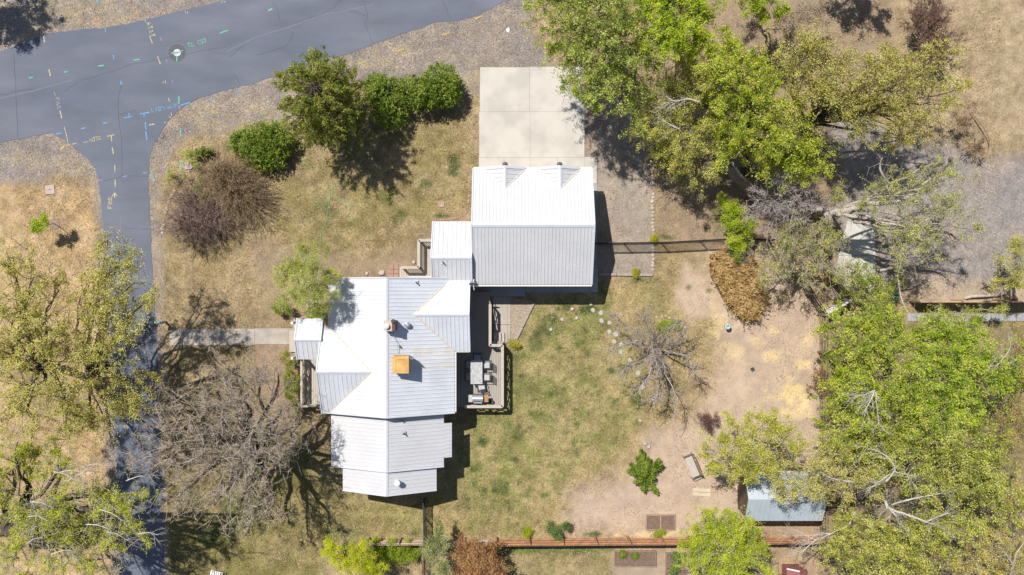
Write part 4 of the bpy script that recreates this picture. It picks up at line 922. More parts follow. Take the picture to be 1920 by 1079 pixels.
st = MB().lathe((0, 0, 0), [(.26, 0), (.22, .1), (.21, .42), (.2, .43)], 14).build('cut_stump', mat('orange_fresh_wood', (.46, .26, .10), .8, .25)); st.location = W(1549, 524); tag(st, 'orange fresh cut stump in the shade beside the concrete pad', 'stump')
wc = thing('white_chair', 'white slatted garden chair tipped over at the bottom of the shaded lawn', 'chair', W(410, 1072), R(-15))
for i in range(5): MB().box((-.35+.13*i, -.1+.0*i, .35), (.09, .42, .025)).build('slat', M_white, wc, world=False)
for s in (-1, 1): MB().tube([(-.42, s*.2-.1, .32), (.35, s*.2-.1, .32), (.5, s*.2-.1, 0)], .02, 8).build('frame_bar', M_white, wc, world=False)
for i in range(4): MB().box((.34+.05*i, -.1, .42+.11*i), (.03, .42, .07)).build('back_slat', M_white, wc, world=False)

# ------------------------------------------------------------------ plants
def prisms(A, B, ra, rb, n=3):
    """batch of tapered prisms A->B; returns V,F"""
    A = np.asarray(A, float); B = np.asarray(B, float); N = len(A); d = B-A; L = np.linalg.norm(d, axis=1, keepdims=True)+1e-9; d = d/L
    ref = np.where(np.abs(d[:, 2:3]) > .9, np.array([[1., 0, 0]]), np.array([[0, 0, 1.]])); u = np.cross(d, ref); u /= np.linalg.norm(u, axis=1, keepdims=True)+1e-9; v = np.cross(d, u)
    V = np.zeros((N, 2*n, 3)); ra = np.broadcast_to(ra, (N,))[:, None]; rb = np.broadcast_to(rb, (N,))[:, None]
    for k in range(n):
        t = 2*math.pi*k/n; w = u*math.cos(t)+v*math.sin(t); V[:, k] = A+w*ra; V[:, n+k] = B+w*rb
    f = np.array([[k, (k+1) % n, n+(k+1) % n, n+k] for k in range(n)])
    F = (np.arange(N)[:, None, None]*2*n+f[None]).reshape(-1, 4)
    return V.reshape(-1, 3), F
def leaves(P, size, asp=.5, up=.5, D=None, jit=.35):
    """rhombic leaf quads at points P"""
    N = len(P); nr = rng.normal(size=(N, 3)); nr[:, 2] = np.abs(nr[:, 2])+up*1.6; nr /= np.linalg.norm(nr, axis=1, keepdims=True)
    a = rng.normal(size=(N, 3)) if D is None else D+rng.normal(size=(N, 3))*jit
    a -= nr*(a*nr).sum(1, keepdims=True); a /= np.linalg.norm(a, axis=1, keepdims=True)+1e-9; b = np.cross(nr, a)
    s = size*rng.uniform(.65, 1.35, (N, 1)); V = np.stack([P-a*s*.5, P+b*s*asp*.5, P+a*s*.5, P-b*s*asp*.5], 1)
    return V.reshape(-1, 3), np.arange(N*4).reshape(-1, 4)
def curve(a, b, n, bend, sag=0.0):
    a = np.array(a, float); b = np.array(b, float); t = np.linspace(0, 1, n)[:, None]; L = np.linalg.norm(b-a)
    o = rng.normal(size=3)*bend*L; o[2] = abs(o[2])*.5-sag*L; o2 = rng.normal(size=3)*bend*.5*L
    return a*(1-t)+b*t+np.sin(np.pi*t)*o+np.sin(2*np.pi*t)*o2
TN = [0, 0]; LS = .64; LN = 1.6
def tree(name, label, cat, base, h0, fork, blobs, leaf, bark, lpt=8, lsize=.13, asp=.5, r0=.2, twig=1.0, tw_r=.008, dens=1.0, group=None, flat=.7, outward=.6, sec=9, ter=5, spread=.085, limb_k=.45, up=.4, tb=None, fill=1.0, sk=.28):
    """base px; fork (px,py,h); blobs (px,py,h,rpx[,rypx])"""
    b = W(*base); t = thing(name, label, cat, (b.x, b.y, 0), group=group)
    fk = np.array(W(fork[0], fork[1], fork[2])); wood = MB()
    tp = curve(b, fk, 6, .04); wood.tube(tp, [r0*(1.25 if i == 0 else 1-.28*i/5) for i in range(6)], 8)
    A = []; B = []; RA = []; RB = []; LP = []
    for bl in blobs:
        dv = rng.uniform(.72, 1.25); px, py, h, rx = bl[:4]; h += rng.uniform(-.9, .7) if h > 4 else 0; ry = bl[4] if len(bl) > 4 else rx; k = (CH-h)/FP; c = np.array(W(px, py, h)); R3 = np.array((rx*k, ry*k, min(rx, ry)*k*flat))*(1.1 if r0 >= .16 else 1); rm = float(R3[:2].mean())
        lim = curve(fk, c-np.array((0, 0, R3[2]*.25)), 9, .07); lim[1:-1] += rng.normal(size=(7, 3))*.035*np.linalg.norm(c-fk)**.5; rl = r0*limb_k*(.55+.2*rm)
        rl = min(rl, r0*.75); wood.tube(lim, [rl*(1-.85*i/8)+.008 for i in range(9)], 6, cap=False)
        ns = max(4, int(sec*dens*dv*max(.5, rm/1.5)**.9))
        for s in range(ns):
            q = rng.uniform(.35, 1); i = q*8; i0 = int(min(i, 7)); st_ = lim[i0]*(1-(i-i0))+lim[i0+1]*(i-i0)
            d = rng.normal(size=3); d[2] = d[2]*.8+.25; d /= np.linalg.norm(d); e = c+d*R3*rng.uniform(.55, 1.12)
            sec_ = curve(st_, e, 6, .09); r_ = max(.010, rl*sk)
            A += list(sec_[:-1]); B += list(sec_[1:]); rr = [r_*(1-.8*j/5) for j in range(6)]; RA += rr[:-1]; RB += rr[1:]
            out = (e-st_); Ls = np.linalg.norm(out)+1e-6; out /= Ls
            for u in range(max(2, int(ter*dens))):
                q2 = rng.uniform(.25, 1)**.7; i = q2*5; j0 = int(min(i, 4)); s2 = sec_[j0]*(1-(i-j0))+sec_[j0+1]*(i-j0)
                d2 = out*outward+rng.normal(size=3)*.75; d2[2] += .15; d2 /= np.linalg.norm(d2); L2 = rm*rng.uniform(.16, .45); e2 = s2+d2*L2
                m2 = (s2+e2)/2+rng.normal(size=3)*L2*.09
                A += [s2, m2]; B += [m2, e2]; RA += [r_*.42, r_*.3]; RB += [r_*.3, tw_r]
                nt = max(1, int(round(4*twig)))
                for w in range(nt):
                    f = rng.uniform(.2, 1); s3 = s2+(e2-s2)*f; d3 = d2*.6+rng.normal(size=3)*.7; d3[2] += .1; d3 /= np.linalg.norm(d3); L3 = L2*rng.uniform(.3, .8); e3 = s3+d3*L3
                    A.append(s3); B.append(e3); RA.append(tw_r*1.3); RB.append(tw_r*.6)
                    LP.append((s3, e3))
        # loose outer sprigs that even out the crown
        nf_ = int(fill*dens*6.5*dv*math.pi*R3[0]*R3[1])
        if nf_ > 0:
            dd = rng.normal(size=(nf_, 3)); dd /= np.linalg.norm(dd, axis=1, keepdims=True); dd[:, 2] = dd[:, 2]*.8+.1
            q = c+dd*R3*(rng.random((nf_, 1))**.45)*1.08; q[:, 2] = np.maximum(q[:, 2], .05); dr = dd*.6+rng.normal(size=(nf_, 3))*.6; dr /= np.linalg.norm(dr, axis=1, keepdims=True)
            L3 = rng.uniform(.25, .6, (nf_, 1))*min(1.2, rm); e = q+dr*L3
            A += list(q-dr*L3*.6); B += list(e); RA += [tw_r*1.5]*nf_; RB += [tw_r*.6]*nf_
            LP += list(zip(q, e))
    V, F = prisms(A, B, np.array(RA), np.array(RB))
    wf4 = [f for f in wood.f if len(f) == 4]; np_obj('trunk', np.array(wood.v), np.array(wf4), bark, t, smooth=True)
    np_obj('branches', V, F, tb or bark, t, smooth=True)['kind'] = 'stuff'; TN[0] += len(F)*2
    if lpt > 0:
        S = np.array([x[0] for x in LP]); E = np.array([x[1] for x in LP]); n = rng.poisson(lpt*LN*np.clip(rng.normal(1, .45, len(S)), .1, 3)); ii = np.repeat(np.arange(len(S)), n); f = rng.uniform(.15, 1.1, (len(ii), 1))
        P = S[ii]+(E[ii]-S[ii])*f+rng.normal(size=(len(ii), 3))*spread; P[:, 2] = np.maximum(P[:, 2], .05)
        V, F = leaves(P, lsize*LS, asp, up); mi = None
        if isinstance(leaf, (list, tuple)): mi = rng.integers(0, len(leaf), len(F))
        np_obj('crown', V, F, leaf, t, mi=mi); TN[1] += len(F)*2
    return t
def branch(t_, m, pp, rr, name='branch', twigs=8):
    P = smooth([W(*p) for p in pp], 4); n = len(P); k = rr*.16
    P = [p+Vector(rng.normal(size=3)*k) for p in P]
    o = MB().tube(P, [rr*(1-.78*j/(n-1))*rng.uniform(.9, 1.1) for j in range(n)], 7).build(name, m, t_, smooth=True)
    if twigs:
        A = []; B = []; RA = []
        for s in range(twigs):
            i = rng.integers(1, n); p = np.array(P[i]); d = np.array((P[i]-P[i-1]).normalized())*.8+rng.normal(size=3)*.6; d /= np.linalg.norm(d); L = rng.uniform(.3, 1.0); A.append(p); B.append(p+d*L); RA.append(.014)
            for w in range(3): f = rng.uniform(.3, 1); q = p+d*L*f; A.append(q); B.append(q+(d+rng.normal(size=3)*.6)*L*.4); RA.append(.009)
        V, F = prisms(A, B, np.array(RA), .004); np_obj('twigs', V, F, m, o)['kind'] = 'stuff'
    return o
L_ol = leafmat('leaf_olive_green', [(.12, .13, .022), (.24, .245, .045), (.40, .39, .10), (.55, .50, .19)], .38)
L_mid = leafmat('leaf_mid_green', [(.075, .13, .012), (.165, .25, .025), (.30, .37, .055), (.46, .47, .14)], .4)
L_viv = leafmat('leaf_vivid_green', [(.13, .19, .006), (.25, .34, .008), (.40, .46, .018), (.52, .52, .05)], .45)
L_yg = leafmat('leaf_yellow_green', [(.19, .19, .022), (.34, .33, .045), (.50, .46, .09), (.62, .56, .19)], .38)
L_yel = leafmat('leaf_pale_seed_yellow', [(.29, .24, .07), (.42, .35, .10), (.56, .46, .15), (.62, .52, .24)], .35)
L_acid = leafmat('leaf_acid_yellow', [(.20, .24, .006), (.36, .40, .008), (.52, .53, .025), (.58, .56, .07)], .42)
L_con = leafmat('needle_green', [(.055, .10, .010), (.13, .20, .020), (.23, .31, .042), (.36, .42, .09)], .2, 2.2)
L_pine = leafmat('needle_olive_pine', [(.07, .10, .014), (.17, .205, .026), (.32, .34, .055), (.47, .46, .12)], .2, 1.6)
L_bg = leafmat('leaf_blue_green', [(.05, .09, .04), (.10, .16, .07), (.17, .24, .11)], .3)
L_rust = leafmat('leaf_rusty_brown', [(.12, .06, .02), (.24, .12, .045), (.36, .20, .08), (.42, .27, .13)], .25)
L_pur = leafmat('leaf_dark_purple', [(.07, .035, .035), (.13, .07, .065), (.20, .13, .11)], .2)
L_or = leafmat('leaf_orange_green', [(.10, .12, .02), (.28, .22, .04), (.42, .25, .06)], .35)
L_brn = leafmat('leaf_dry_brown', [(.17, .12, .07), (.27, .19, .11), (.36, .27, .17)], .2)
L_str = leafmat('dry_straw', [(.24, .14, .05), (.48, .31, .12), (.66, .46, .20), (.75, .58, .32)], .25, 2)
L_lil = leafmat('lilac_bloom', [(.22, .12, .32), (.30, .18, .40), (.36, .25, .46)], .3)

# upper right group
T_cot = tree('cottonwood_tree', 'large olive green cottonwood overhanging the top right corner of the driveway', 'tree', (1150, 90), 0, (1140, 60, 4), [(1040, 30, 8, 52), (1075, 80, 8, 55), (1120, 20, 10, 62), (1120, 115, 8, 56), (1095, 160, 6.5, 44), (1155, 170, 6.5, 46), (1175, 70, 10, 60), (1030, -20, 9, 50), (1090, -30, 10, 60), (1205, 130, 8, 48), (1200, 205, 5.5, 42), (1050, 110, 7, 28)], [L_mid, L_ol, L_mid], M_bark, 11, .15, .55, .32, dens=1.0)
tree('ash_tree', 'vivid bright green leafy tree crown at the top edge beside the cottonwood', 'tree', (1270, 60), 0, (1262, 40, 4), [(1220, 20, 9, 52), (1275, 10, 9.5, 56), (1255, 65, 8.5, 48), (1300, 50, 8, 40), (1225, 75, 8, 38), (1310, -10, 9, 38), (1290, 82, 7, 28)], [L_viv, L_viv, L_mid], M_bark, 16, .15, .6, .26)
tree('ash_tree', 'small bright green tree crown cut by the top edge near the dark shadow', 'tree', (1420, 0), 0, (1420, -10, 3), [(1400, 2, 6, 32), (1450, 4, 6, 34), (1430, -30, 7, 40)], [L_viv, L_mid], M_bark, 14, .14, .6, .16)
T_bright = tree('elm_tree', 'bright yellow green elm above the leaning trunk in the upper right woodland', 'tree', (1400, 320), 0, (1385, 250, 4), [(1350, 110, 8, 40), (1395, 130, 8.5, 48), (1400, 190, 8, 45), (1440, 240, 7.5, 50), (1490, 260, 7, 46), (1525, 295, 6, 38), (1465, 300, 6, 40), (1420, 290, 6, 38), (1370, 170, 7, 34), (1450, 175, 8, 34), (1320, 200, 6, 34), (1350, 245, 6, 34), (1400, 240, 7, 40), (1340, 160, 6, 30), (1480, 220, 7, 34), (1360, 80, 6, 30), (1440, 130, 7, 36), (1370, 290, 5, 30), (1500, 310, 5, 30)], [L_viv, L_mid, L_yg], M_barkd, 13, .14, .55, .33)
T_pale = tree('elm_tree', 'pale olive seeding elm between the gravel strip and the bright green trees', 'tree', (1310, 300), 0, (1290, 255, 3), [(1270, 190, 6, 40), (1235, 230, 5.5, 38), (1290, 245, 5.5, 46), (1250, 290, 4.5, 34), (1310, 300, 4.5, 38), (1330, 150, 6.5, 34), (1290, 120, 6.5, 30), (1230, 180, 5, 34), (1210, 250, 4.5, 28), (1260, 150, 5.5, 34), (1330, 260, 5, 34), (1280, 320, 4, 28)], [L_yg, L_ol], M_bark, 9, .13, .5, .2)
T_wide = tree('elm_tree', 'wide pale yellow elm with a dark horizontal limb near the grey gravel drive', 'tree', (1505, 245), 0, (1515, 232, 4), [(1490, 90, 8, 44), (1545, 110, 8, 48), (1510, 150, 8, 44), (1590, 150, 8.5, 48), (1640, 140, 8, 44), (1690, 150, 8.5, 46), (1740, 130, 8, 44), (1775, 110, 8, 32), (1700, 200, 7.5, 44), (1750, 190, 7.5, 40), (1640, 195, 7, 36), (1580, 200, 7, 36), (1720, 240, 6.5, 34), (1480, 200, 7, 34), (1790, 170, 7, 26), (1620, 240, 5.5, 26), (1560, 150, 8, 40), (1650, 110, 8, 34), (1500, 110, 7.5, 36), (1680, 180, 7, 36), (1530, 70, 7.5, 28), (1610, 180, 7, 34), (1690, 260, 6, 26), (1530, 190, 6, 30)], [L_yg, L_yel, L_ol], M_barkd, 9.5, .12, .5, .26, dens=.95, fill=1.6)
branch(T_wide, M_barkd, [(1506, 236, 4.6), (1540, 226, 5), (1575, 222, 5.2), (1600, 211, 5.4), (1630, 209, 5.5), (1672, 219, 5.6)], .27, twigs=4)
branch(T_wide, M_barkd, [(1549, 224, 5), (1552, 200, 5.3), (1562, 185, 5.5), (1575, 178, 5.6)], .12)
branch(T_wide, M_barkd, [(1690, 221, 6), (1668, 208, 6.2), (1655, 190, 6.4), (1650, 175, 6.5)], .07)
tree('bare_bush', 'reddish brown bare bush at the top right beside the dry field', 'bush', (1718, 70), 0, (1715, 70, .8), [(1740, 40, 2.5, 40), (1770, 70, 2.5, 36), (1745, 95, 2.2, 36), (1735, 10, 2.6, 36)], None, M_barkr, 0, r0=.1, twig=1.6, tw_r=.010, sec=26, ter=10)
tree('bare_bush', 'dark brown dead bush beside the curved branch near the dry field', 'bush', (1828, 272), 0, (1828, 272, .3), [(1830, 275, .8, 24), (1800, 215, 1.5, 30)], L_brn, M_barkr, 4, .1, r0=.06, twig=1.5, sec=14)
o = MB().tube([W(1817, 209, .1), W(1830, 222, .3), W(1845, 240, .5), W(1854, 258, .4), W(1855, 275, .15), W(1850, 290, .05)], [.03, .035, .035, .03, .025, .015], 6).build('fallen_branch', M_barkr); tag(o, 'long curved dead branch lying on the dry field', 'branch')
tree('bare_bush', 'grey brown bare twigs between the two bright green crowns and the dark shade', 'bush', (1480, 50), 0, (1480, 50, 1), [(1470, 45, 3, 34), (1505, 30, 3, 30), (1500, 70, 3, 26), (1400, 60, 3, 26), (1550, 20, 3, 24)], [L_brn], M_barkp, 1.5, .09, r0=.1, twig=1.7, tw_r=.010, sec=18, ter=8)
tree('green_shrub', 'dark understory shrub in the gap between the cottonwood and the leaning trunk', 'bush', (1270, 330), 0, (1270, 330, .5), [(1265, 330, 2, 30), (1240, 300, 2, 26), (1310, 345, 2, 26), (1340, 330, 2, 26), (1320, 110, 2.5, 36), (1290, 170, 2.5, 34)], [L_mid, L_ol, L_brn], M_bark, 6, .11, .5, .08, twig=1.3)
# leaning trunks
MB().tube([W(1420, 372, 0), W(1395, 345, 1.2), W(1375, 325, 2.2), W(1355, 305, 3.2), W(1340, 280, 4.2)], [.42, .34, .3, .26, .18], 10).build('leaning_trunk', M_bark, T_bright, smooth=True)
MB().tube([W(1408, 368, .2), W(1392, 335, 1.8), W(1372, 305, 3.2)], [.14, .12, .08], 8).build('branch', M_barkl, T_bright, smooth=True)
# bare dead tops
tree('dead_tree', 'grey lilac bare twiggy treetop left of the sawn limb', 'dead tree', (1535, 398), 0, (1530, 392, 3.5), [(1490, 350, 5, 38), (1450, 385, 5, 44), (1420, 400, 4.6, 34), (1500, 390, 5, 40), (1470, 350, 5, 28), (1410, 375, 4.6, 22)], None, M_barkl, 0, r0=.2, twig=1.4, tw_r=.010, sec=13, ter=6, limb_k=.3, outward=1.5, fill=.5, tb=mat('grey_lilac_twigs', (.42, .36, .34), .95, .3, 5, 40, .3))
tree('dead_tree', 'mauve bare twig tangle above the shade beside the concrete pad', 'dead tree', (1530, 480), 0, (1525, 470, 2.5), [(1475, 440, 4.5, 42), (1535, 445, 4.5, 44), (1505, 495, 4, 44), (1555, 500, 4, 38), (1450, 480, 4, 38), (1560, 430, 4.5, 30), (1430, 510, 3.5, 26), (1585, 520, 3.5, 22)], [L_ol, L_viv, L_ol], M_barkp, 1.6, .12, r0=.18, twig=1.4, tw_r=.010, sec=13, ter=6, limb_k=.34, outward=1.5, fill=.6)
T_sparse = tree('elm_tree', 'sparse green tree with long grey limbs over the concrete pad and gravel drive', 'tree', (1560, 410), 0, (1575, 400, 3.8), [(1670, 350, 6, 38), (1720, 370, 6.5, 44), (1780, 340, 6.5, 40), (1800, 380, 6, 44), (1690, 430, 6, 46), (1640, 380, 5.5, 34), (1740, 440, 6, 44), (1700, 470, 5.5, 38), (1820, 430, 5.5, 28), (1780, 300, 6, 26), (1580, 370, 4.5, 26)], [L_ol, L_mid, L_yg], M_barkl, 5, .12, .5, .24, dens=.9, twig=1.2, tw_r=.01)
for pp, rr in (([(1556, 396, 4.2), (1580, 398, 4.4), (1605, 388, 4.8), (1625, 382, 5), (1660, 382, 5.3), (1700, 372, 5.6), (1725, 352, 5.8), (1745, 335, 6)], .22), ([(1552, 397, 4.2), (1580, 402, 4.4), (1610, 408, 4.6), (1650, 412, 4.8), (1690, 420, 5)], .19), ([(1600, 415, 4.3), (1640, 420, 4.5), (1680, 424, 4.7)], .14)):
    branch(T_sparse, M_barkl, pp, rr, twigs=14)
MB().tube([W(1512, 393, 4.6), W(1541, 392, 4.7), W(1546, 391, 4.75)], [.11, .15, .16], 9).build('sawn_stub', M_barkl, T_sparse, smooth=True)
MB().tube([W(1558, 430, 3.9), W(1557, 412, 4.3), W(1548, 400, 4.6)], [.1, .15, .16], 9).build('sawn_stub', M_barkl, T_sparse, smooth=True)
MB().tube([W(1545, 393, 4.6), W(1548, 402, 4.0), W(1552, 412, 2.4), W(1560, 420, 0)], [.15, .18, .24, .3], 9).build('leaning_trunk', M_bark, T_sparse, smooth=True)
branch(T_sparse, M_barkd, [(1690, 425, 5), (1737, 434, 5), (1765, 436, 5.1), (1782, 440, 5.1), (1795, 450, 5)], .14, twigs=6)
branch(T_sparse, M_barkl, [(1668, 345, 6), (1655, 328, 6.6), (1650, 310, 6.8), (1655, 296, 7)], .10)
branch(T_sparse, M_barkl, [(1752, 345, 5.5), (1760, 325, 6.2), (1772, 312, 7), (1778, 290, 7.5), (1774, 270, 7.8)], .16)
branch(T_sparse, M_barkl, [(1650, 508, 3), (1690, 500, 3.5), (1720, 494, 3.6), (1750, 480, 3.6)], .09, twigs=14)
tree('green_shrub', 'vivid green shrub at the right end of the black iron fence', 'bush', (1385, 440), 0, (1385, 440, .5), [(1372, 400, 2, 26), (1385, 435, 2, 30), (1400, 425, 1.8, 22), (1360, 385, 1.6, 18), (1385, 460, 1.6, 22)], [L_viv, L_viv, L_mid], M_bark, 14, .11, .6, .06, sec=14)
tree('lilac_bush', 'small lilac shrub with purple blooms beside the straw coloured reeds', 'bush', (1378, 475), 0, (1378, 475, .3), [(1372, 472, 1.2, 14), (1392, 474, 1.2, 14), (1385, 490, 1, 16)], [L_lil, L_bg, L_bg], M_bark, 8, .08, .6, .03)
tree('green_shrub', 'dark green leafy shrub across the lower half of the concrete pad', 'bush', (1625, 545), 0, (1622, 540, 1), [(1615, 525, 3, 34), (1640, 545, 3, 34), (1600, 545, 2.5, 24), (1670, 545, 2.5, 26), (1650, 570, 2.5, 34)], [L_mid, L_con, L_ol], M_bark, 9, .12, .55, .08)
tree('elm_tree', 'sparse grey green tree at the right edge above the tan fence', 'tree', (1905, 560), 0, (1900, 540, 2), [(1895, 480, 4, 36), (1915, 520, 4, 34), (1880, 530, 3.5, 26), (1925, 450, 4, 30)], [L_ol, L_yg], M_barkp, 6, .12, .5, .12, twig=1.6)
o = MB().tube([W(1808, 560, .1), W(1822, 556, .25), W(1850, 555, .3), W(1880, 553, .2)], [.09, .1, .09, .05], 8).build('fallen_log', M_barkl); tag(o, 'fallen grey log lying above the tan fence at right', 'log')

tree('green_shrub', 'loose green shrub hanging over the concrete path at the right edge', 'bush', (1790, 585), 0, (1790, 585, .6), [(1755, 590, 2.5, 26, 16), (1790, 588, 2.5, 26, 16), (1830, 592, 2.5, 24, 14), (1870, 585, 2.2, 20, 14), (1730, 600, 2.5, 24, 16)], [L_ol, L_mid], M_barkl, 4, .11, .5, .05, twig=1.2)
# right hand big canopy
T_big = tree('cottonwood_tree', 'big leafy green tree mass beside the brown fence, right of the dirt yard', 'tree', (1660, 740), 0, (1655, 720, 4), [(1570, 620, 6, 40), (1620, 630, 7.5, 50), (1680, 640, 8, 54), (1590, 680, 7, 44), (1650, 700, 8.5, 56), (1580, 740, 7, 44), (1640, 770, 8.5, 54), (1700, 730, 8.5, 50), (1590, 800, 6.5, 44), (1690, 800, 8, 48), (1630, 600, 6, 36)], [L_mid, L_ol, L_viv], M_bark, 15, .15, .55, .3, twig=1.1)
T_broad = tree('cottonwood_tree', 'broad green tree crown in the far right below the concrete path', 'tree', (1800, 730), 0, (1790, 710, 4), [(1740, 650, 7, 50), (1800, 650, 7, 50), (1860, 660, 7, 46), (1760, 700, 8.5, 52), (1820, 710, 8.5, 50), (1770, 770, 8.5, 54), (1840, 770, 8, 48), (1730, 790, 8, 40), (1810, 620, 5.5, 34), (1880, 710, 6.5, 36)], [L_mid, L_viv, L_mid], M_bark, 14, .15, .55, .3, twig=1.1)
tree('willow_tree', 'golden olive feathery tree at the right edge beside the green canopy', 'tree', (1915, 720), 0, (1920, 710, 3), [(1910, 640, 5, 36), (1900, 690, 5.5, 36), (1925, 760, 5.5, 44), (1880, 800, 5.5, 40), (1900, 850, 5, 40)], [L_or, L_ol, L_brn], M_barko, 8, .13, .35, .16, twig=1.3)
T_large = tree('cottonwood_tree', 'large green tree with bare pale branches below right of the shed', 'tree', (1760, 880), 0, (1750, 870, 4), [(1640, 830, 7, 48), (1700, 850, 8, 50), (1760, 830, 8.5, 52), (1820, 840, 8.5, 50), (1730, 900, 8, 52), (1790, 890, 8.5, 50), (1850, 890, 8, 46), (1620, 870, 6, 42), (1890, 940, 6.5, 42), (1840, 940, 6.5, 36), (1600, 840, 6, 32)], [L_mid, L_ol, L_yg], M_bark, 12, .15, .5, .3, twig=1.1)
T_over = tree('elm_tree', 'pale yellow elm leaning over the right side of the blue shed roof', 'tree', (1610, 930), 0, (1620, 915, 3.5), [(1500, 850, 6, 40), (1530, 890, 6, 42), (1560, 840, 6.5, 42), (1580, 900, 6.5, 42), (1640, 900, 6.5, 44), (1455, 885, 5.5, 34), (1515, 910, 5.5, 30), (1480, 925, 5.5, 26)], [L_yg, L_yel, L_ol], M_barkl, 7, .12, .5, .2, twig=1.2)
T_br = tree('elm_tree', 'yellow green elm in the bottom right corner below the bare forked limb', 'tree', (1700, 990), 0, (1690, 980, 4), [(1590, 1000, 6.5, 46), (1640, 1010, 7, 50), (1700, 1000, 7.5, 48), (1760, 1000, 7.5, 50), (1620, 1060, 7, 50), (1680, 1060, 7, 48), (1740, 1060, 7, 48), (1580, 1060, 6, 36), (1810, 1000, 6.5, 40), (1560, 1030, 5.5, 30)], [L_yg, L_yg, L_ol, L_mid], M_bark, 11, .14, .5, .26, twig=1.1)
T_gold = tree('elm_tree', 'golden yellow tree in the bottom right corner of the photo', 'tree', (1880, 1040), 0, (1880, 1030, 3), [(1850, 1020, 6, 42), (1900, 1000, 6, 40), (1860, 1070, 6, 44), (1910, 1060, 6, 40), (1810, 1060, 6, 38), (1930, 930, 5.5, 40)], [L_yel, L_yg, L_or], M_barkp, 8, .13, .45, .2, twig=1.2)
for pp, rr in (([(1660, 940, 7.6), (1668, 955, 8), (1700, 965, 8.6), (1735, 978, 8.8), (1762, 988, 8.8)], .15), ([(1670, 948, 8), (1700, 938, 8.8), (1740, 930, 9), (1776, 924, 9)], .09), ([(1665, 950, 8), (1675, 962, 8.4), (1683, 970, 8.6)], .09), ([(1738, 978, 8.8), (1765, 967, 9.2), (1780, 960, 9.2)], .07), ([(1655, 975, 5), (1658, 955, 7), (1660, 940, 7.6)], .17),): branch(T_large, M_barkw, pp, rr*.6, twigs=14)
for pp, rr in (([(1660, 905, 8.2), (1678, 882, 8.8), (1668, 862, 9), (1650, 848, 9), (1625, 840, 9)], .10), ([(1678, 885, 8.8), (1700, 890, 8.8), (1715, 892, 8.8)], .05), ([(1668, 890, 8.5), (1650, 902, 8.4), (1640, 910, 8.2)], .05),): branch(T_large, M_barkw, pp, rr*.6, twigs=14)
for pp, rr in (([(1605, 905, 7), (1585, 902, 7), (1560, 897, 7.2), (1541, 887, 7.2)], .10), ([(1562, 897, 7.2), (1548, 905, 7.1)], .05),): branch(T_over, M_barkl, pp, rr*.85)
for pp, rr in (([(1604, 960, 6), (1590, 985, 5.8), (1560, 1000, 5.8), (1530, 1012, 5.8), (1500, 998, 5.8)], .10), ([(1556, 1000, 5.8), (1530, 1003, 5.8), (1470, 1006, 5.8)], .05), ([(1530, 1012, 5.8), (1510, 1030, 5.8), (1499, 1038, 5.8)], .05), ([(1556, 1000, 5.8), (1530, 1020, 5.6), (1498, 1018, 5.6)], .04),): branch(T_br, M_barkw, pp, rr*.6, twigs=14)
for pp, rr in (([(1640, 732, 9.6), (1633, 750, 9.8), (1622, 768, 9.8)], .08), ([(1640, 732, 9.6), (1622, 740, 9.8), (1605, 743, 9.8)], .06), ([(1642, 735, 9.6), (1645, 770, 9.2), (1648, 800, 9)], .06),): branch(T_big, M_barkw, pp, rr*.6, twigs=14)
for pp, rr in (([(1850, 705, 8), (1875, 680, 8.6), (1895, 650, 8.8), (1890, 630, 8.8)], .07), ([(1850, 700, 8), (1880, 685, 8.2), (1900, 682, 8.2)], .05), ([(1845, 705, 8), (1870, 670, 8.4), (1885, 655, 8.6)], .04),): branch(T_broad, M_barkl, pp, rr*.6, twigs=14)
for pp, rr in (([(1683, 515, 4), (1690, 560, 5), (1700, 580, 5.4), (1708, 592, 5.6)], .06),): branch(T_sparse, M_barkl, pp, rr*.85)
for pp, rr in (([(1890, 1090, 6), (1900, 1060, 7), (1905, 1040, 7.4), (1925, 1010, 7.6)], .1), ([(1900, 1060, 7), (1890, 1045, 7.2), (1880, 1030, 7.2)], .05),): branch(T_gold, M_barkl, pp, rr*.85)
for pp, rr in (([(1312, 192, 7), (1290, 186, 7.2), (1265, 190, 7.4), (1248, 180, 7.4)], .09), ([(1275, 243, 6.4), (1255, 233, 6.5), (1235, 222, 6.5)], .07), ([(1270, 190, 7.3), (1255, 194, 7.3)], .05),): branch(T_pale, M_barkw, pp, rr*.6, twigs=14)

# shed side, bottom
tree('elm_tree', 'yellow green tree left of the blue shed roof beside the bench', 'tree', (1400, 880), 0, (1405, 870, 3), [(1340, 830, 4.5, 34), (1385, 810, 5.5, 42), (1430, 800, 5.5, 40), (1380, 860, 5, 40), (1430, 850, 6, 42), (1470, 830, 6, 36), (1330, 860, 4, 24), (1395, 885, 5, 28), (1440, 880, 5.5, 24)], [L_acid, L_yg, L_ol], M_barkl, 9, .12, .5, .16, twig=1.2)
tree('ash_tree', 'dense yellow green tree with grey twigs on the bottom fence', 'tree', (1360, 1030), 0, (1360, 1028, 2), [(1330, 985, 4, 34), (1370, 1000, 4.5, 42), (1320, 1020, 4, 38), (1400, 1020, 4.5, 38), (1350, 1050, 4.5, 44), (1400, 1065, 4.5, 42), (1390, 975, 3.5, 30), (1300, 1000, 3.5, 24), (1310, 1060, 4, 36), (1430, 1050, 4, 28)], [L_acid, L_mid, L_viv], M_barkl, 16, .12, .5, .14, twig=1.3, tw_r=.012)
tree('willow_shrub', 'golden yellow willow shrub at the left end of the pink picket fence', 'bush', (665, 1060), 0, (665, 1060, .6), [(650, 1035, 2.6, 30), (680, 1040, 2.8, 34), (665, 1070, 2.8, 38), (700, 1060, 2.4, 28), (620, 1030, 2, 16)], [L_acid, L_acid, L_viv], M_barko, 13, .13, .28, .06, sec=16)
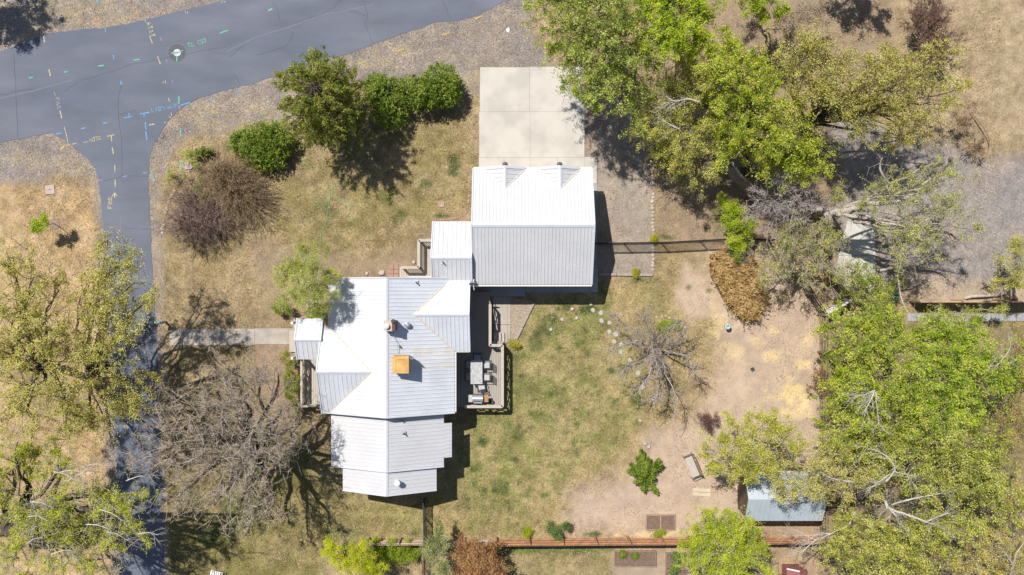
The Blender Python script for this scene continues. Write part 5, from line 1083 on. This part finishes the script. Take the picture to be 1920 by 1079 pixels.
tree('green_shrub', 'low dark green ground cover hedge just below the pink picket fence', 'bush', (740, 1038), 0, (740, 1038, .2), [(715, 1034, .8, 20), (740, 1036, .8, 24), (765, 1034, .8, 20), (700, 1020, .8, 12)], [L_con, L_viv], M_bark, 18, .09, .6, .03, sec=16)
tree('grey_shrub', 'grey green wispy shrub over the end of the wire fence', 'bush', (825, 1040), 0, (823, 1035, 1), [(815, 1010, 3, 24), (825, 1040, 3, 28), (830, 1070, 3, 28), (820, 985, 2.6, 16)], [L_bg, L_ol], M_barkl, 6, .1, .5, .06, twig=1.8, sec=14)
tree('rusty_shrub', 'rusty orange brown leafed shrub on the fence at the bottom', 'bush', (895, 1045), 0, (893, 1045, .6), [(880, 1030, 2.4, 32), (905, 1045, 2.6, 36), (870, 1060, 2.4, 34), (910, 1070, 2.4, 34), (925, 1030, 2, 20)], [L_rust], M_barkr, 10, .11, .6, .06, sec=15)
tree('small_shrub', 'grey green low shrub beside the bottom fence left of the garden bed', 'bush', (1040, 998), 0, (1040, 998, .2), [(1035, 992, .8, 14), (1045, 1000, .8, 13), (1060, 985, .8, 10)], [L_bg, L_con], M_bark, 12, .09, .5, .03)
tree('green_weeds', 'bright green weeds against the orange fence near the grey green shrub', 'weeds', (992, 1000), 0, (992, 1000, .1), [(992, 1000, .3, 14, 8)], [L_viv], M_bark, 10, .08, .4, .02)
tree('green_weeds', 'green weeds below the two part garden bed', 'weeds', (1237, 1000), 0, (1237, 1000, .1), [(1237, 1000, .3, 14, 8)], [L_viv, L_mid], M_bark, 10, .08, .4, .02)
tree('leafy_plant', 'blue green leafy plant in the bed beside the bright green tree', 'plant', (1272, 1050), 0, (1272, 1050, .2), [(1268, 1050, .5, 14, 16), (1262, 1072, .4, 10)], [L_bg, L_bg, L_viv], M_bark, 10, .12, .6, .02)
for i, (x, y, l) in enumerate(((1168, 1040, 'small green plant at the left of the lower garden bed'), (1192, 1041, 'dark green plant in the middle of the lower garden bed'))):
    tree('small_plant', l, 'plant', (x, y), 0, (x, y, .15), [(x, y, .25, 7)], [L_con, L_mid], M_bark, 8, .08, .5, .015)
# purple bushes
tree('purple_bush', 'dark red leafed bush on the dirt below the bare tree', 'bush', (1326, 790), 0, (1326, 790, .3), [(1320, 783, 1, 14), (1334, 788, 1, 14), (1326, 795, .8, 12)], [L_pur], M_barkr, 7, .09, .5, .03)
tree('purple_bush', 'dark red and orange bush against the brown fence', 'bush', (1540, 720), 0, (1540, 718, .6), [(1540, 705, 2, 18), (1530, 725, 1.8, 16), (1552, 730, 1.8, 16)], [L_pur, L_rust], M_barkr, 6, .09, .5, .03)
tree('green_tuft', 'bright green leafy clump in the bed of the bare tree', 'plant', (1240, 608), 0, (1240, 608, .1), [(1238, 606, .4, 13), (1262, 610, .4, 13), (1250, 620, .4, 10)], [L_viv, L_mid], M_bark, 8, .09, .5, .02)
tree('green_tuft', 'grey green tuft inside the little stone ring below the stepping stones', 'plant', (1193, 750), 0, (1193, 750, .1), [(1190, 745, .3, 9), (1195, 757, .3, 10)], [L_ol, L_bg], M_bark, 3, .08, .5, .02)
for i, (x, y, l) in enumerate(((965, 645, 'yellow green shrub at the foot of the slanting timber edging'), (1192, 512, 'yellow green weed clump in the corner of the gravel strip'), (1228, 447, 'yellow green weed clump by the iron fence and stone edging'))):
    tree('yellow_weed', l, 'weeds', (x, y), 0, (x, y, .15), [(x, y, .3, 9, 6)], [L_acid, L_or], M_bark, 8, .08, .5, .015)

# left yard trees
T_left = tree('elm_tree', 'large olive elm filling the left edge of the photo', 'tree', (60, 670), 0, (75, 680, 4), [(20, 480, 7, 40), (40, 560, 8, 46), (90, 590, 8.5, 46), (30, 640, 8.5, 50), (90, 680, 9, 50), (30, 720, 8.5, 46), (120, 740, 9, 50), (60, 780, 9, 50), (10, 790, 8, 40), (100, 640, 9, 40), (20, 600, 8, 36), (60, 520, 7.5, 40), (110, 540, 7.5, 36), (130, 660, 8.5, 40), (0, 660, 8.5, 40), (140, 790, 8, 36)], [L_ol, L_yg, L_yel], M_barkd, 9.5, .13, .5, .32, dens=.9, twig=1.1, fill=1.1)
tree('elm_tree', 'yellow leafed elm spreading over the lane', 'tree', (175, 700), 0, (170, 690, 4), [(240, 470, 8, 32), (215, 500, 8, 40), (250, 530, 8, 36), (190, 560, 8, 40), (230, 590, 8.5, 44), (185, 620, 8.5, 44), (240, 640, 8.5, 40), (170, 520, 7.5, 30), (200, 680, 8.5, 44), (230, 730, 8, 44), (250, 770, 8, 40), (180, 740, 8.5, 44), (200, 790, 8, 40), (150, 590, 8, 34), (270, 560, 7.5, 26), (215, 550, 8, 34), (270, 700, 7.5, 26), (200, 450, 7.5, 26), (150, 650, 8, 34), (160, 800, 8, 34)], [L_yg, L_yel, L_ol], M_barkd, 8.5, .12, .5, .28, dens=.88, twig=1.1, fill=1.1)
T_feather = tree('elm_tree', 'feathery light green tree with pale twigs in the bottom left corner', 'tree', (20, 980), 0, (30, 975, 4), [(60, 850, 7, 36), (110, 880, 7.5, 40), (160, 930, 8, 42), (110, 950, 8, 44), (60, 960, 8, 44), (210, 950, 8, 36), (260, 960, 7.5, 34), (230, 1000, 7.5, 36), (150, 1000, 8, 46), (80, 1020, 8, 48), (30, 1050, 7.5, 46), (130, 1060, 8, 46), (190, 1050, 7.5, 42), (20, 880, 7, 36), (260, 925, 7.5, 24), (30, 830, 7, 30), (110, 840, 7, 26), (0, 920, 7, 34), (270, 1000, 7, 22)], [L_yg, L_acid, L_acid, L_mid], M_barkd, 11, .12, .42, .5, dens=.95, twig=1.2, tw_r=.013, limb_k=.5, tb=M_barkl)
for pp, rr in (([(40, 960, 7), (90, 948, 7.5), (160, 955, 7.6), (230, 970, 7.6)], .3), ([(20, 1000, 6), (90, 1000, 7), (170, 1030, 7)], .22)): branch(T_feather, M_barkd, pp, rr, twigs=10)
for q in range(14):
    px_, py_ = rng.uniform(30, 260), rng.uniform(850, 1060); a_ = rng.uniform(-.6, .5); L_ = rng.uniform(25, 60); branch(T_feather, M_barkw, [(px_, py_, 8.6), (px_+L_*.5, py_+L_*a_*.5-4, 8.9), (px_+L_, py_+L_*a_, 9)], .035, twigs=9)
for pp, rr in (([(-30, 1010, 3), (10, 1000, 5), (35, 990, 6)], .26), ([(-10, 985, 4), (10, 965, 5.5), (30, 955, 6.5)], .24), ([(8, 965, 5.5), (5, 945, 6.5), (18, 925, 7)], .1),): branch(T_feather, M_barkd, pp, rr*.85)
for pp, rr in (([(60, 683, 6), (35, 672, 7), (25, 655, 7.6), (40, 636, 8), (58, 628, 8.2)], .16),): branch(T_left, M_barkd, pp, rr*.85)
tree('bare_tree', 'large bare grey brown tree between the lane and the house', 'tree', (492, 828), 0, (478, 836, 3.2), [(370, 760, 7.5, 46), (420, 740, 8, 46), (470, 730, 8, 46), (350, 830, 8, 48), (410, 820, 8.5, 52), (470, 800, 8.5, 52), (520, 790, 7.5, 42), (360, 900, 7.5, 46), (430, 890, 8, 50), (490, 870, 8, 48), (520, 840, 7.5, 40), (480, 930, 7, 36), (400, 950, 7, 36), (290, 800, 7, 38), (270, 860, 7, 34), (310, 740, 7, 32), (520, 700, 7, 30), (420, 690, 7, 34), (500, 960, 6, 34), (560, 800, 6, 30), (480, 690, 7, 34), (330, 790, 7, 34), (330, 940, 6.5, 34), (550, 850, 6, 30), (540, 760, 6.5, 30), (440, 980, 6.5, 30), (300, 860, 6.5, 30)], [L_brn, L_brn, L_ol], M_barkd, 1.0, .10, .5, .42, dens=1.0, twig=1.5, tw_r=.0095, sec=9, ter=6, limb_k=.6, tb=M_barkp, fill=1.1, sk=.17)
tree('birch_tree', 'fine leafed light green birch overlapping the left corner of the main roof', 'tree', (596, 530), 0, (590, 528, 3), [(555, 480, 5.5, 30), (590, 490, 6, 34), (550, 520, 5.5, 34), (585, 530, 6.5, 38), (570, 560, 5.5, 34), (610, 550, 6, 28), (540, 500, 5, 28), (600, 575, 5, 26), (535, 545, 5, 26), (570, 470, 5.5, 24), (620, 520, 6, 22)], [L_mid, L_ol, L_yg], M_barkw, 11, .08, .5, .1, twig=1.4, tw_r=.009, sec=14)
tree('sapling', 'small bright green sapling in the dry left yard', 'tree', (103, 421), 0, (96, 421, 1.2), [(74, 420, 2, 13), (82, 412, 2.1, 9), (70, 428, 1.8, 9)], [L_viv, L_mid], M_bark, 8, .12, .6, .025)
def fan(name, label, cat, centers, n, R_, H_, m, leaf=None, lean=(0, 0), lp=3):
    b = W(*centers[0]); t = thing(name, label, cat, (b.x, b.y, 0)); A = []; B = []; RA = []; RB = []; P = []
    for q in range(n):
        c_ = centers[q % len(centers)]; b0 = np.array(W(*c_))+np.array((rng.normal(0, .25), rng.normal(0, .25), 0)); a = rng.uniform(0, 6.283); rr = R_*rng.uniform(.35, 1.1)*(1 if len(c_) < 3 else c_[2]); h = H_*rng.uniform(.5, 1.1)*(1.15-.5*rr/R_/1.1)
        e = b0+np.array((math.cos(a)*rr+lean[0], math.sin(a)*rr+lean[1], h)); t_ = np.linspace(0, 1, 6)[:, None]
        p = b0*(1-t_)+e*t_; p[:, 2] = b0[2]+h*np.sin(t_[:, 0]*1.9)/math.sin(1.9)*.95; p[1:] += rng.normal(size=(5, 3))*.05
        A += list(p[:-1]); B += list(p[1:]); r_ = [.018, .014, .011, .009, .007, .005]; RA += r_[:-1]; RB += r_[1:]
        for w in range(9):
            k = rng.integers(1, 5); f = rng.random(); s3 = p[k]*(1-f)+p[k+1]*f; d = (p[k+1]-p[k]); d = d/np.linalg.norm(d)+rng.normal(size=3)*.5; L3 = rng.uniform(.15, .45); A.append(s3); B.append(s3+d*L3); RA.append(.008); RB.append(.004)
            if leaf is not None and rng.random() < .6: P += [s3+d*L3*rng.random() for _ in range(lp)]
    for q in A+B: q[2] = max(q[2], .01)
    V, F = prisms(A, B, np.array(RA), np.array(RB)); np_obj('stems', V, F, m, t, smooth=True); TN[0] += len(F)*2
    if P: V, F = leaves(np.array(P)+rng.normal(size=(len(P), 3))*.03, .07, .5, .4); np_obj('foliage', V, F, leaf, t)
    return t
fan('bare_bush', 'large reddish mauve bare bush behind the curving orange stones', 'bush', [(375, 400), (360, 375), (350, 425, .8), (395, 420), (410, 400)], 420, 1.55, 1.9, mat('mauve_bare_twigs', (.30, .215, .195), .95, .3, 5, 40, .3), L_brn, (.0, -.1), 1)
fan('brown_shrub', 'tawny brown shrub with long arching twigs beside the bare bush', 'bush', [(430, 335), (445, 350), (455, 365), (415, 325)], 420, 1.9, 2.3, mat('tawny_twigs', (.30, .215, .135), .95, .3, 5, 40, .3), L_brn, (.55, -.5), 2)
tree('green_weeds', 'yellow green leafy weeds growing through the bare bush', 'weeds', (370, 345), 0, (370, 345, .3), [(375, 340, 1, 16), (385, 370, 1, 12), (330, 330, .6, 18), (345, 285, .6, 14), (362, 300, .7, 12)], [L_ol, L_mid], M_bark, 7, .09, .5, .03)
tree('house_shrubs', 'green and orange shrub row along the left of the front porch deck', 'bush', (545, 720), 0, (545, 700, .3), [(540, 680, 1.5, 18), (548, 700, 1.5, 16), (535, 710, 1.5, 16), (548, 725, 1.4, 16), (552, 750, 1.4, 16), (545, 768, 1.2, 14)], [L_or, L_con, L_mid], M_bark, 11, .1, .6, .05)
tree('green_shrub', 'small green shrub tucked against the front porch roof and birch', 'bush', (590, 590), 0, (588, 590, .2), [(580, 588, 1, 18, 10), (600, 590, 1, 12), (530, 575, .8, 16)], [L_con, L_mid], M_bark, 11, .1, .6, .04)
# off frame trees whose shade reaches the picture
c1 = (-158, -100)
tree('oak_tree', 'tree standing beyond the top left corner, only its dark shade in view', 'tree', (-190, -95), 0, (-170, -110, 2), [(-150, -100, 6, 44), (-120, -60, 5.5, 30), (-140, -150, 6.5, 40), (-190, -110, 6, 40), (-135, -40, 5, 24)], [L_con, L_mid], M_bark, 16, .16, .6, .2)
tree('pine_tree', 'tree standing beyond the top edge, only its dark shade in view', 'tree', (1590, -110), 0, (1600, -110, 2), [(1600, -130, 6, 40), (1640, -110, 6, 36), (1570, -100, 5.5, 26)], [L_con, L_mid], M_bark, 14, .16, .6, .2)

# bare small tree in the back yard, limbs placed by hand
bt_ = thing('bare_tree', 'small bare silver limbed tree with forked shadows in the back lawn', 'tree', W(1232, 655))
wood = MB(); A = []; B = []; RA = []; RB = []
base = W(1232, 655)
limbs = [[(1210, 650, 1.5), (1195, 620, 2.6), (1170, 612, 3.1), (1152, 592, 3.3)], [(1225, 630, 1.8), (1213, 610, 2.7), (1210, 592, 3.2)], [(1225, 640, 1.4), (1200, 640, 2.4), (1172, 645, 3), (1150, 652, 3.2)], [(1230, 665, 1.4), (1222, 690, 2.6), (1212, 712, 3.2), (1200, 728, 3.4)], [(1240, 670, 1.3), (1248, 700, 2.4), (1262, 730, 3.2), (1272, 750, 3.4)],
         [(1250, 650, 1.5), (1266, 640, 2.4), (1290, 620, 3)], [(1245, 640, 1.6), (1255, 618, 2.7), (1275, 600, 3.3)], [(1220, 665, 1.4), (1200, 680, 2.4), (1178, 690, 3), (1165, 695, 3.2)], [(1255, 660, 1.5), (1285, 670, 2.6), (1300, 690, 3.1)], [(1235, 680, 1.2), (1240, 715, 2.6), (1228, 745, 3.2)], [(1222, 650, 2), (1226, 668, 3.4), (1235, 690, 4.1)]]
for L_ in limbs:
    P = smooth([Vector((base.x, base.y, .35))]+[W(*q) for q in L_], 4); n = len(P); P = [p+Vector(rng.normal(size=3)*.035) for p in P]; wood.tube(P, [.062*(1-.75*j/(n-1)) for j in range(n)], 6, cap=False)
    for s in range(38):
        k = rng.integers(4, n); st_ = np.array(P[k]); d = rng.normal(size=3); d[2] = d[2]*.5+.25; d /= np.linalg.norm(d); d = d*.7+np.array((P[k]-P[max(k-3, 0)]).normalized())*.5
        L2 = rng.uniform(.35, 1.0); e = st_+d*L2; m_ = (st_+e)/2+rng.normal(size=3)*.05; A += [st_, m_]; B += [m_, e]; RA += [.018, .013]; RB += [.013, .008]
        for w in range(5):
            f = rng.uniform(.3, 1); s3 = st_+(e-st_)*f; d3 = d*.5+rng.normal(size=3)*.6; L3 = rng.uniform(.15, .45); A.append(s3); B.append(s3+d3*L3); RA.append(.009); RB.append(.005)
wood.tube([base, base+Vector((0, 0, .4))], [.17, .14], 8)
V, F = prisms(A, B, np.array(RA), np.array(RB)); nb = len(wood.v); F0 = np.array([f for f in wood.f if len(f) == 4])
np_obj('trunk', np.concatenate([np.array(wood.v), V]), np.concatenate([F0, F+nb]), M_barkl, bt_, smooth=True)

# conifers: dense needle sprays on lobes
def conifer(name, label, lobes, m, lsize=.16, per=900, bark=M_barkd, inner=True, asp=.3):
    """lobes: px,py,h(center),rx px,ry px,rz m ; blades point outwards from lobe surface, tufted"""
    b = W(lobes[0][0], lobes[0][1]); t = thing(name, label, 'bush' if 'juniper' in name else 'tree', (b.x, b.y, 0)); P = []; D = []
    for (px, py, h, rx, ry, rz) in lobes:
        k = (CH-h)/FP; c_ = np.array(W(px, py, h)); R3 = np.array((rx*k, ry*k, rz)); area = 4*math.pi*((R3[0]*R3[1]+R3[0]*rz+R3[1]*rz)/3)
        nt = int(area*26*per/900)
        d = rng.normal(size=(nt, 3)); d /= np.linalg.norm(d, axis=1, keepdims=True); rr = rng.uniform(.82, 1.05, (nt, 1)) + .10*np.sin(d[:, 0:1]*7+d[:, 1:2]*5)*np.cos(d[:, 1:2]*8+d[:, 2:3]*4)
        tip = c_+d*R3*rr; nrm = d/R3; nrm /= np.linalg.norm(nrm, axis=1, keepdims=True); dirn = nrm+rng.normal(size=(nt, 3))*.45; dirn[:, 2] += .15; dirn /= np.linalg.norm(dirn, axis=1, keepdims=True)
        k2 = 7; q = np.repeat(tip, k2, 0)-np.repeat(dirn, k2, 0)*rng.uniform(0, .3, (nt*k2, 1))+rng.normal(size=(nt*k2, 3))*.045
        P.append(q); D.append(np.repeat(dirn, k2, 0))
    P = np.concatenate(P); D = np.concatenate(D); keep = P[:, 2] > .03; P = P[keep]; D = D[keep]
    V, F = leaves(P, lsize, asp, .2, D, .5); np_obj('foliage', V, F, m, t); TN[1] += len(F)*2
    mb = MB()
    for (px, py, h, rx, ry, rz) in lobes:
        c_ = W(px, py, h); k = (CH-h)/FP; mb.tube([Vector((c_.x, c_.y, 0)), c_], [.1, .07], 6)
        for j in range(10):
            a = 2*math.pi*j/10; mb.tube([Vector((c_.x, c_.y, h*.4)), c_+Vector((rx*k*.8*math.cos(a), ry*k*.8*math.sin(a), random.uniform(-.2, .5)*rz))], [.05, .015], 5)
    mb.build('trunk', bark, t); return t
conifer('juniper_bush', 'rounded dense green juniper above the bare bush', [(490, 272, .9, 54, 42, 1.2), (515, 262, 1.0, 40, 34, 1.15), (460, 268, .8, 34, 26, .9), (500, 295, .8, 42, 30, 1.0)], L_con)
conifer('juniper_bush', 'long rounded green juniper hedge beside the driveway', [(722, 178, 1.1, 42, 38, 1.5), (732, 215, 1.0, 34, 30, 1.3), (775, 178, 1.1, 40, 34, 1.4), (825, 158, 1.2, 42, 38, 1.6), (800, 178, 1.1, 42, 30, 1.5), (836, 172, 1.1, 32, 32, 1.3), (704, 162, .9, 26, 24, 1.2)], L_con)
conifer('juniper_bush', 'small dark juniper at the foot of the pine tree', [(585, 232, .8, 26, 26, .8), (600, 250, .6, 18, 18, .6)], L_pine)
conifer('juniper_bush', 'flat strip of green juniper hidden behind the bare bush', [(372, 290, .4, 14, 10, .45), (386, 284, .45, 16, 10, .5)], L_con)
# pine: whorled tiers
def pine(label, base, top, H, r, m):
    b = W(*base); t = thing('pine_tree', label, 'tree', (b.x, b.y, 0)); tp = W(*top); A = []; B = []; RA = []; RB = []; P = []; D = []
    wood = MB(); wood.tube([b, b.lerp(tp, .5), tp], [.18, .13, .03], 8); bv = np.array(b); tv = np.array(tp)
    for z in np.linspace(.18, .97, 17):
        R_ = r*max(.05, 1-((z-.58)/.5)**2)**.5*(.75+.4*rng.random())+.2; c_ = bv+(tv-bv)*z; na = 9
        for j in range(na):
            a = 2*math.pi*(j+rng.random()*.7)/na+z*7; L_ = R_*rng.uniform(.65, 1.15); e = c_+np.array((math.cos(a)*L_, math.sin(a)*L_, L_*.28)); A.append(c_); B.append(e); RA.append(.035); RB.append(.012)
            for s in range(9):
                f = rng.uniform(.35, 1); s2 = c_+(e-c_)*f; d2 = (e-c_)/L_*.7+rng.normal(size=3)*.55; d2[2] += .25; d2 /= np.linalg.norm(d2); e2 = s2+d2*rng.uniform(.2, .5)*(.6+.4*R_/r); A.append(s2); B.append(e2); RA.append(.012); RB.append(.008)
                n = 34; q = e2+rng.normal(size=(n, 3))*.075-d2*rng.uniform(0, .22, (n, 1)); P.append(q); D.append(np.tile(d2, (n, 1)))
    V, F = prisms(A, B, np.array(RA), np.array(RB)); nb = len(wood.v); F0 = np.array([f for f in wood.f if len(f) == 4])
    np_obj('trunk', np.concatenate([np.array(wood.v), V]), np.concatenate([F0, F+nb]), M_barkd, t)
    V, F = leaves(np.concatenate(P), .15, .22, .1, np.concatenate(D), .6); np_obj('crown', V, F, m, t); TN[1] += len(F)*2
pine('dark olive pine tree standing between the road and the front lawn', (648, 228), (585, 160, 7.6), 7.6, 2.5, L_pine)
# spreading juniper: star of arms
sj = thing('spreading_juniper', 'spiky spreading juniper on the dirt near the back lawn', 'bush', W(1208, 895)); P = []; D = []; mb = MB(); b = np.array(W(1210, 895, .1))
for (x, y, h) in ((1202, 845, .7), (1215, 858, .8), (1182, 870, .6), (1240, 872, .6), (1190, 905, .6), (1205, 920, .6), (1232, 925, .3), (1225, 895, .8), (1178, 882, .5), (1200, 885, 1.0), (1212, 875, 1.1), (1235, 862, .5), (1195, 858, .6)):
    e = np.array(W(x, y, h)); L_ = np.linalg.norm(e-b); mb.tube([Vector(b), Vector((b+e)/2+np.array((0, 0, .15))), Vector(e)], [.05, .03, .01], 6)
    n = int(500*L_); f = rng.uniform(.25, 1.02, (n, 1)); w = .11*(1.2-f)+.035; d = (e-b)/L_
    P.append(b+(e-b)*f+rng.normal(size=(n, 3))*w+np.array((0, 0, .1))); D.append(np.tile(d, (n, 1))+rng.normal(size=(n, 3))*.4)
mb.build('trunk', M_barkl, sj); P = np.concatenate(P); P[:, 2] = np.maximum(P[:, 2], .04); V, F = leaves(P, .13, .35, .3, np.concatenate(D), .3); np_obj('foliage', V, F, L_con, sj)
# reeds
rd = thing('dry_reeds', 'big clump of straw coloured dry reeds in the back yard', 'reeds', W(1370, 540))
poly = XY([(1328, 478), (1345, 472), (1385, 482), (1408, 505), (1412, 570), (1405, 590), (1380, 592), (1352, 560), (1328, 515)]); xs_ = np.array([p[0] for p in poly]); ys_ = np.array([p[1] for p in poly])
Q = np.stack([rng.uniform(xs_.min(), xs_.max(), 16000), rng.uniform(ys_.min(), ys_.max(), 16000)], 1); Q = Q[sdf(Q[:, 0], Q[:, 1], poly) < -.05][:4200]
n = len(Q); hh = rng.uniform(.7, 1.5, n); dirx = rng.normal(.5, .35, n); diry = rng.normal(-.12, .4, n)
Bp = np.stack([Q[:, 0], Q[:, 1], np.zeros(n)], 1); Mp = Bp+np.stack([dirx*.3, diry*.3, hh*.75], 1); Tp = Mp+np.stack([dirx*.55, diry*.5, hh*rng.uniform(-.25, .25, n)], 1)
V1, F1 = prisms(Bp, Mp, .011, .009, 3); V2, F2 = prisms(Mp, Tp, .012, .004, 3)
np_obj('stalks', np.concatenate([V1, V2]), np.concatenate([F1, F2+len(V1)]), L_str, rd)
k = 4; PP = np.repeat(Mp, k, 0)+(np.repeat(Tp-Mp, k, 0))*rng.uniform(-.4, 1, (n*k, 1)); DD = np.repeat(Tp-Mp, k, 0)+rng.normal(size=(n*k, 3))*.2; V, F = leaves(PP, .26, .16, .4, DD, .3); V = V; np_obj('dry_leaf', V, F, L_str, rd)

# ------------------------------------------------------------------ ground cover scatter
def scatter(n, poly_cov, dens_fn):
    x = rng.uniform(-30.5, 30.5, n); y = rng.uniform(-17.5, 17.5, n); keep = rng.random(n) < dens_fn(x, y); return x[keep], y[keep]
road_sd = lambda x, y: sdf(x, y, XY(road_px))
hard = [(898, 126, 1119, 345), (1105, 345, 1121, 549), (880, 528, 1121, 556), (925, 540, 957, 643), (318, 616, 555, 648), (612, 521, 850, 915), (885, 330, 1110, 530), (853, 640, 943, 763), (881, 548, 919, 640), (563, 600, 604, 762), (749, 449, 813, 527), (1700, 588, 2010, 603), (1572, 415, 1641, 548), (728, 496, 749, 522), (1211, 965, 1265, 993), (1152, 1033, 1229, 1061)]
def free(x, y):
    k = road_sd(x, y) > .03
    px = x*30+960; py = 539.5-y*30
    for a, b_, c_, d in hard: k &= ~((px > a-1) & (px < c_+1) & (py > b_-1) & (py < d+1))
    return k
def gcol(x, y, A): return ground_at(A, x, y)
x, y = scatter(300000, None, lambda x, y: np.clip(gcol(x, y, COVER), 0, 1)*.6); k = free(x, y); x, y = x[k], y[k]; k = (rng.random(len(x)) < .55) | (gcol(x, y, GRN) < .3); x, y = x[k], y[k]
greenish = gcol(x, y, CB[:, 1]/CB[:, 0])+rng.normal(0, .05, len(x)) > .86
def tufts(x, y, h, name, m):
    n = len(x); b_ = np.stack([x, y, np.zeros(n)], 1); a = rng.uniform(0, 6.283, n); w = rng.uniform(.012, .03, n); hh = rng.uniform(.5, 1.2, n)*h; s = np.stack([np.cos(a), np.sin(a), a*0], 1)*w[:, None]
    tip = b_+np.stack([rng.normal(0, .045, n), rng.normal(0, .045, n), hh], 1); V = np.stack([b_-s, b_+s, tip], 1).reshape(-1, 3); o = np_obj(name, V, np.arange(n*3).reshape(-1, 3), m); return tag(o, kind='stuff')
G_dry = leafmat('grass_dry', [(.16, .11, .04), (.27, .20, .085), (.38, .29, .14), (.52, .41, .23)], .3, 1.5)
G_grn = leafmat('grass_green', [(.05, .08, .02), (.10, .14, .035), (.17, .20, .06)], .3, 1.5)
o = tufts(x[~greenish], y[~greenish], .06, 'dry_grass', G_dry); tag(o, 'short dry straw coloured grass blades over the yards', 'grass')
o = tufts(x[greenish], y[greenish], .07, 'green_grass', G_grn); tag(o, 'short green grass blades in patches of the lawns', 'grass')
# leaf litter
x, y = scatter(130000, None, lambda x, y: np.clip(fbm(x, y, 2.2, 77)-.33, 0, .4)*2.6); k = free(x, y); x, y = x[k], y[k]
V, F = leaves(np.stack([x, y, np.full(len(x), .03)], 1), .075, .6, 2.5); o = np_obj('leaf_litter', V, F, leafmat('litter_tan', [(.20, .13, .08), (.36, .25, .15), (.50, .37, .23), (.58, .46, .30)], .1, 1)); tag(o, 'scattered tan dead leaves over the ground', 'leaf litter', kind='stuff')
# gravel stones
x, y = scatter(110000, None, lambda x, y: np.clip(gcol(x, y, GR), 0, 1)*.75); k = free(x, y); x, y = x[k], y[k]; n = len(x)
r = rng.uniform(.018, .045, n); a = rng.uniform(0, 6.28, n); c_ = np.stack([x, y, np.zeros(n)], 1); V = np.zeros((n, 5, 3))
for j in range(4): V[:, j] = c_+np.stack([np.cos(a+j*1.57)*r*rng.uniform(.7, 1.3, n), np.sin(a+j*1.57)*r*rng.uniform(.7, 1.3, n), a*0], 1)
V[:, 4] = c_+np.stack([rng.normal(0, .006, n), rng.normal(0, .006, n), r*.8], 1)
F = (np.arange(n)[:, None, None]*5+np.array([[0, 1, 4], [1, 2, 4], [2, 3, 4], [3, 0, 4]])[None]).reshape(-1, 3)
o = np_obj('gravel', V.reshape(-1, 3), F, leafmat('gravel_stone', [(.15, .13, .12), (.26, .225, .195), (.38, .32, .26), (.50, .44, .37)], 0, 1, .9)); tag(o, 'loose grey and tan gravel on the road shoulders', 'gravel', kind='stuff')
import json; print('TRIS', TN, sum(len(m.polygons) for m in bpy.data.meshes))
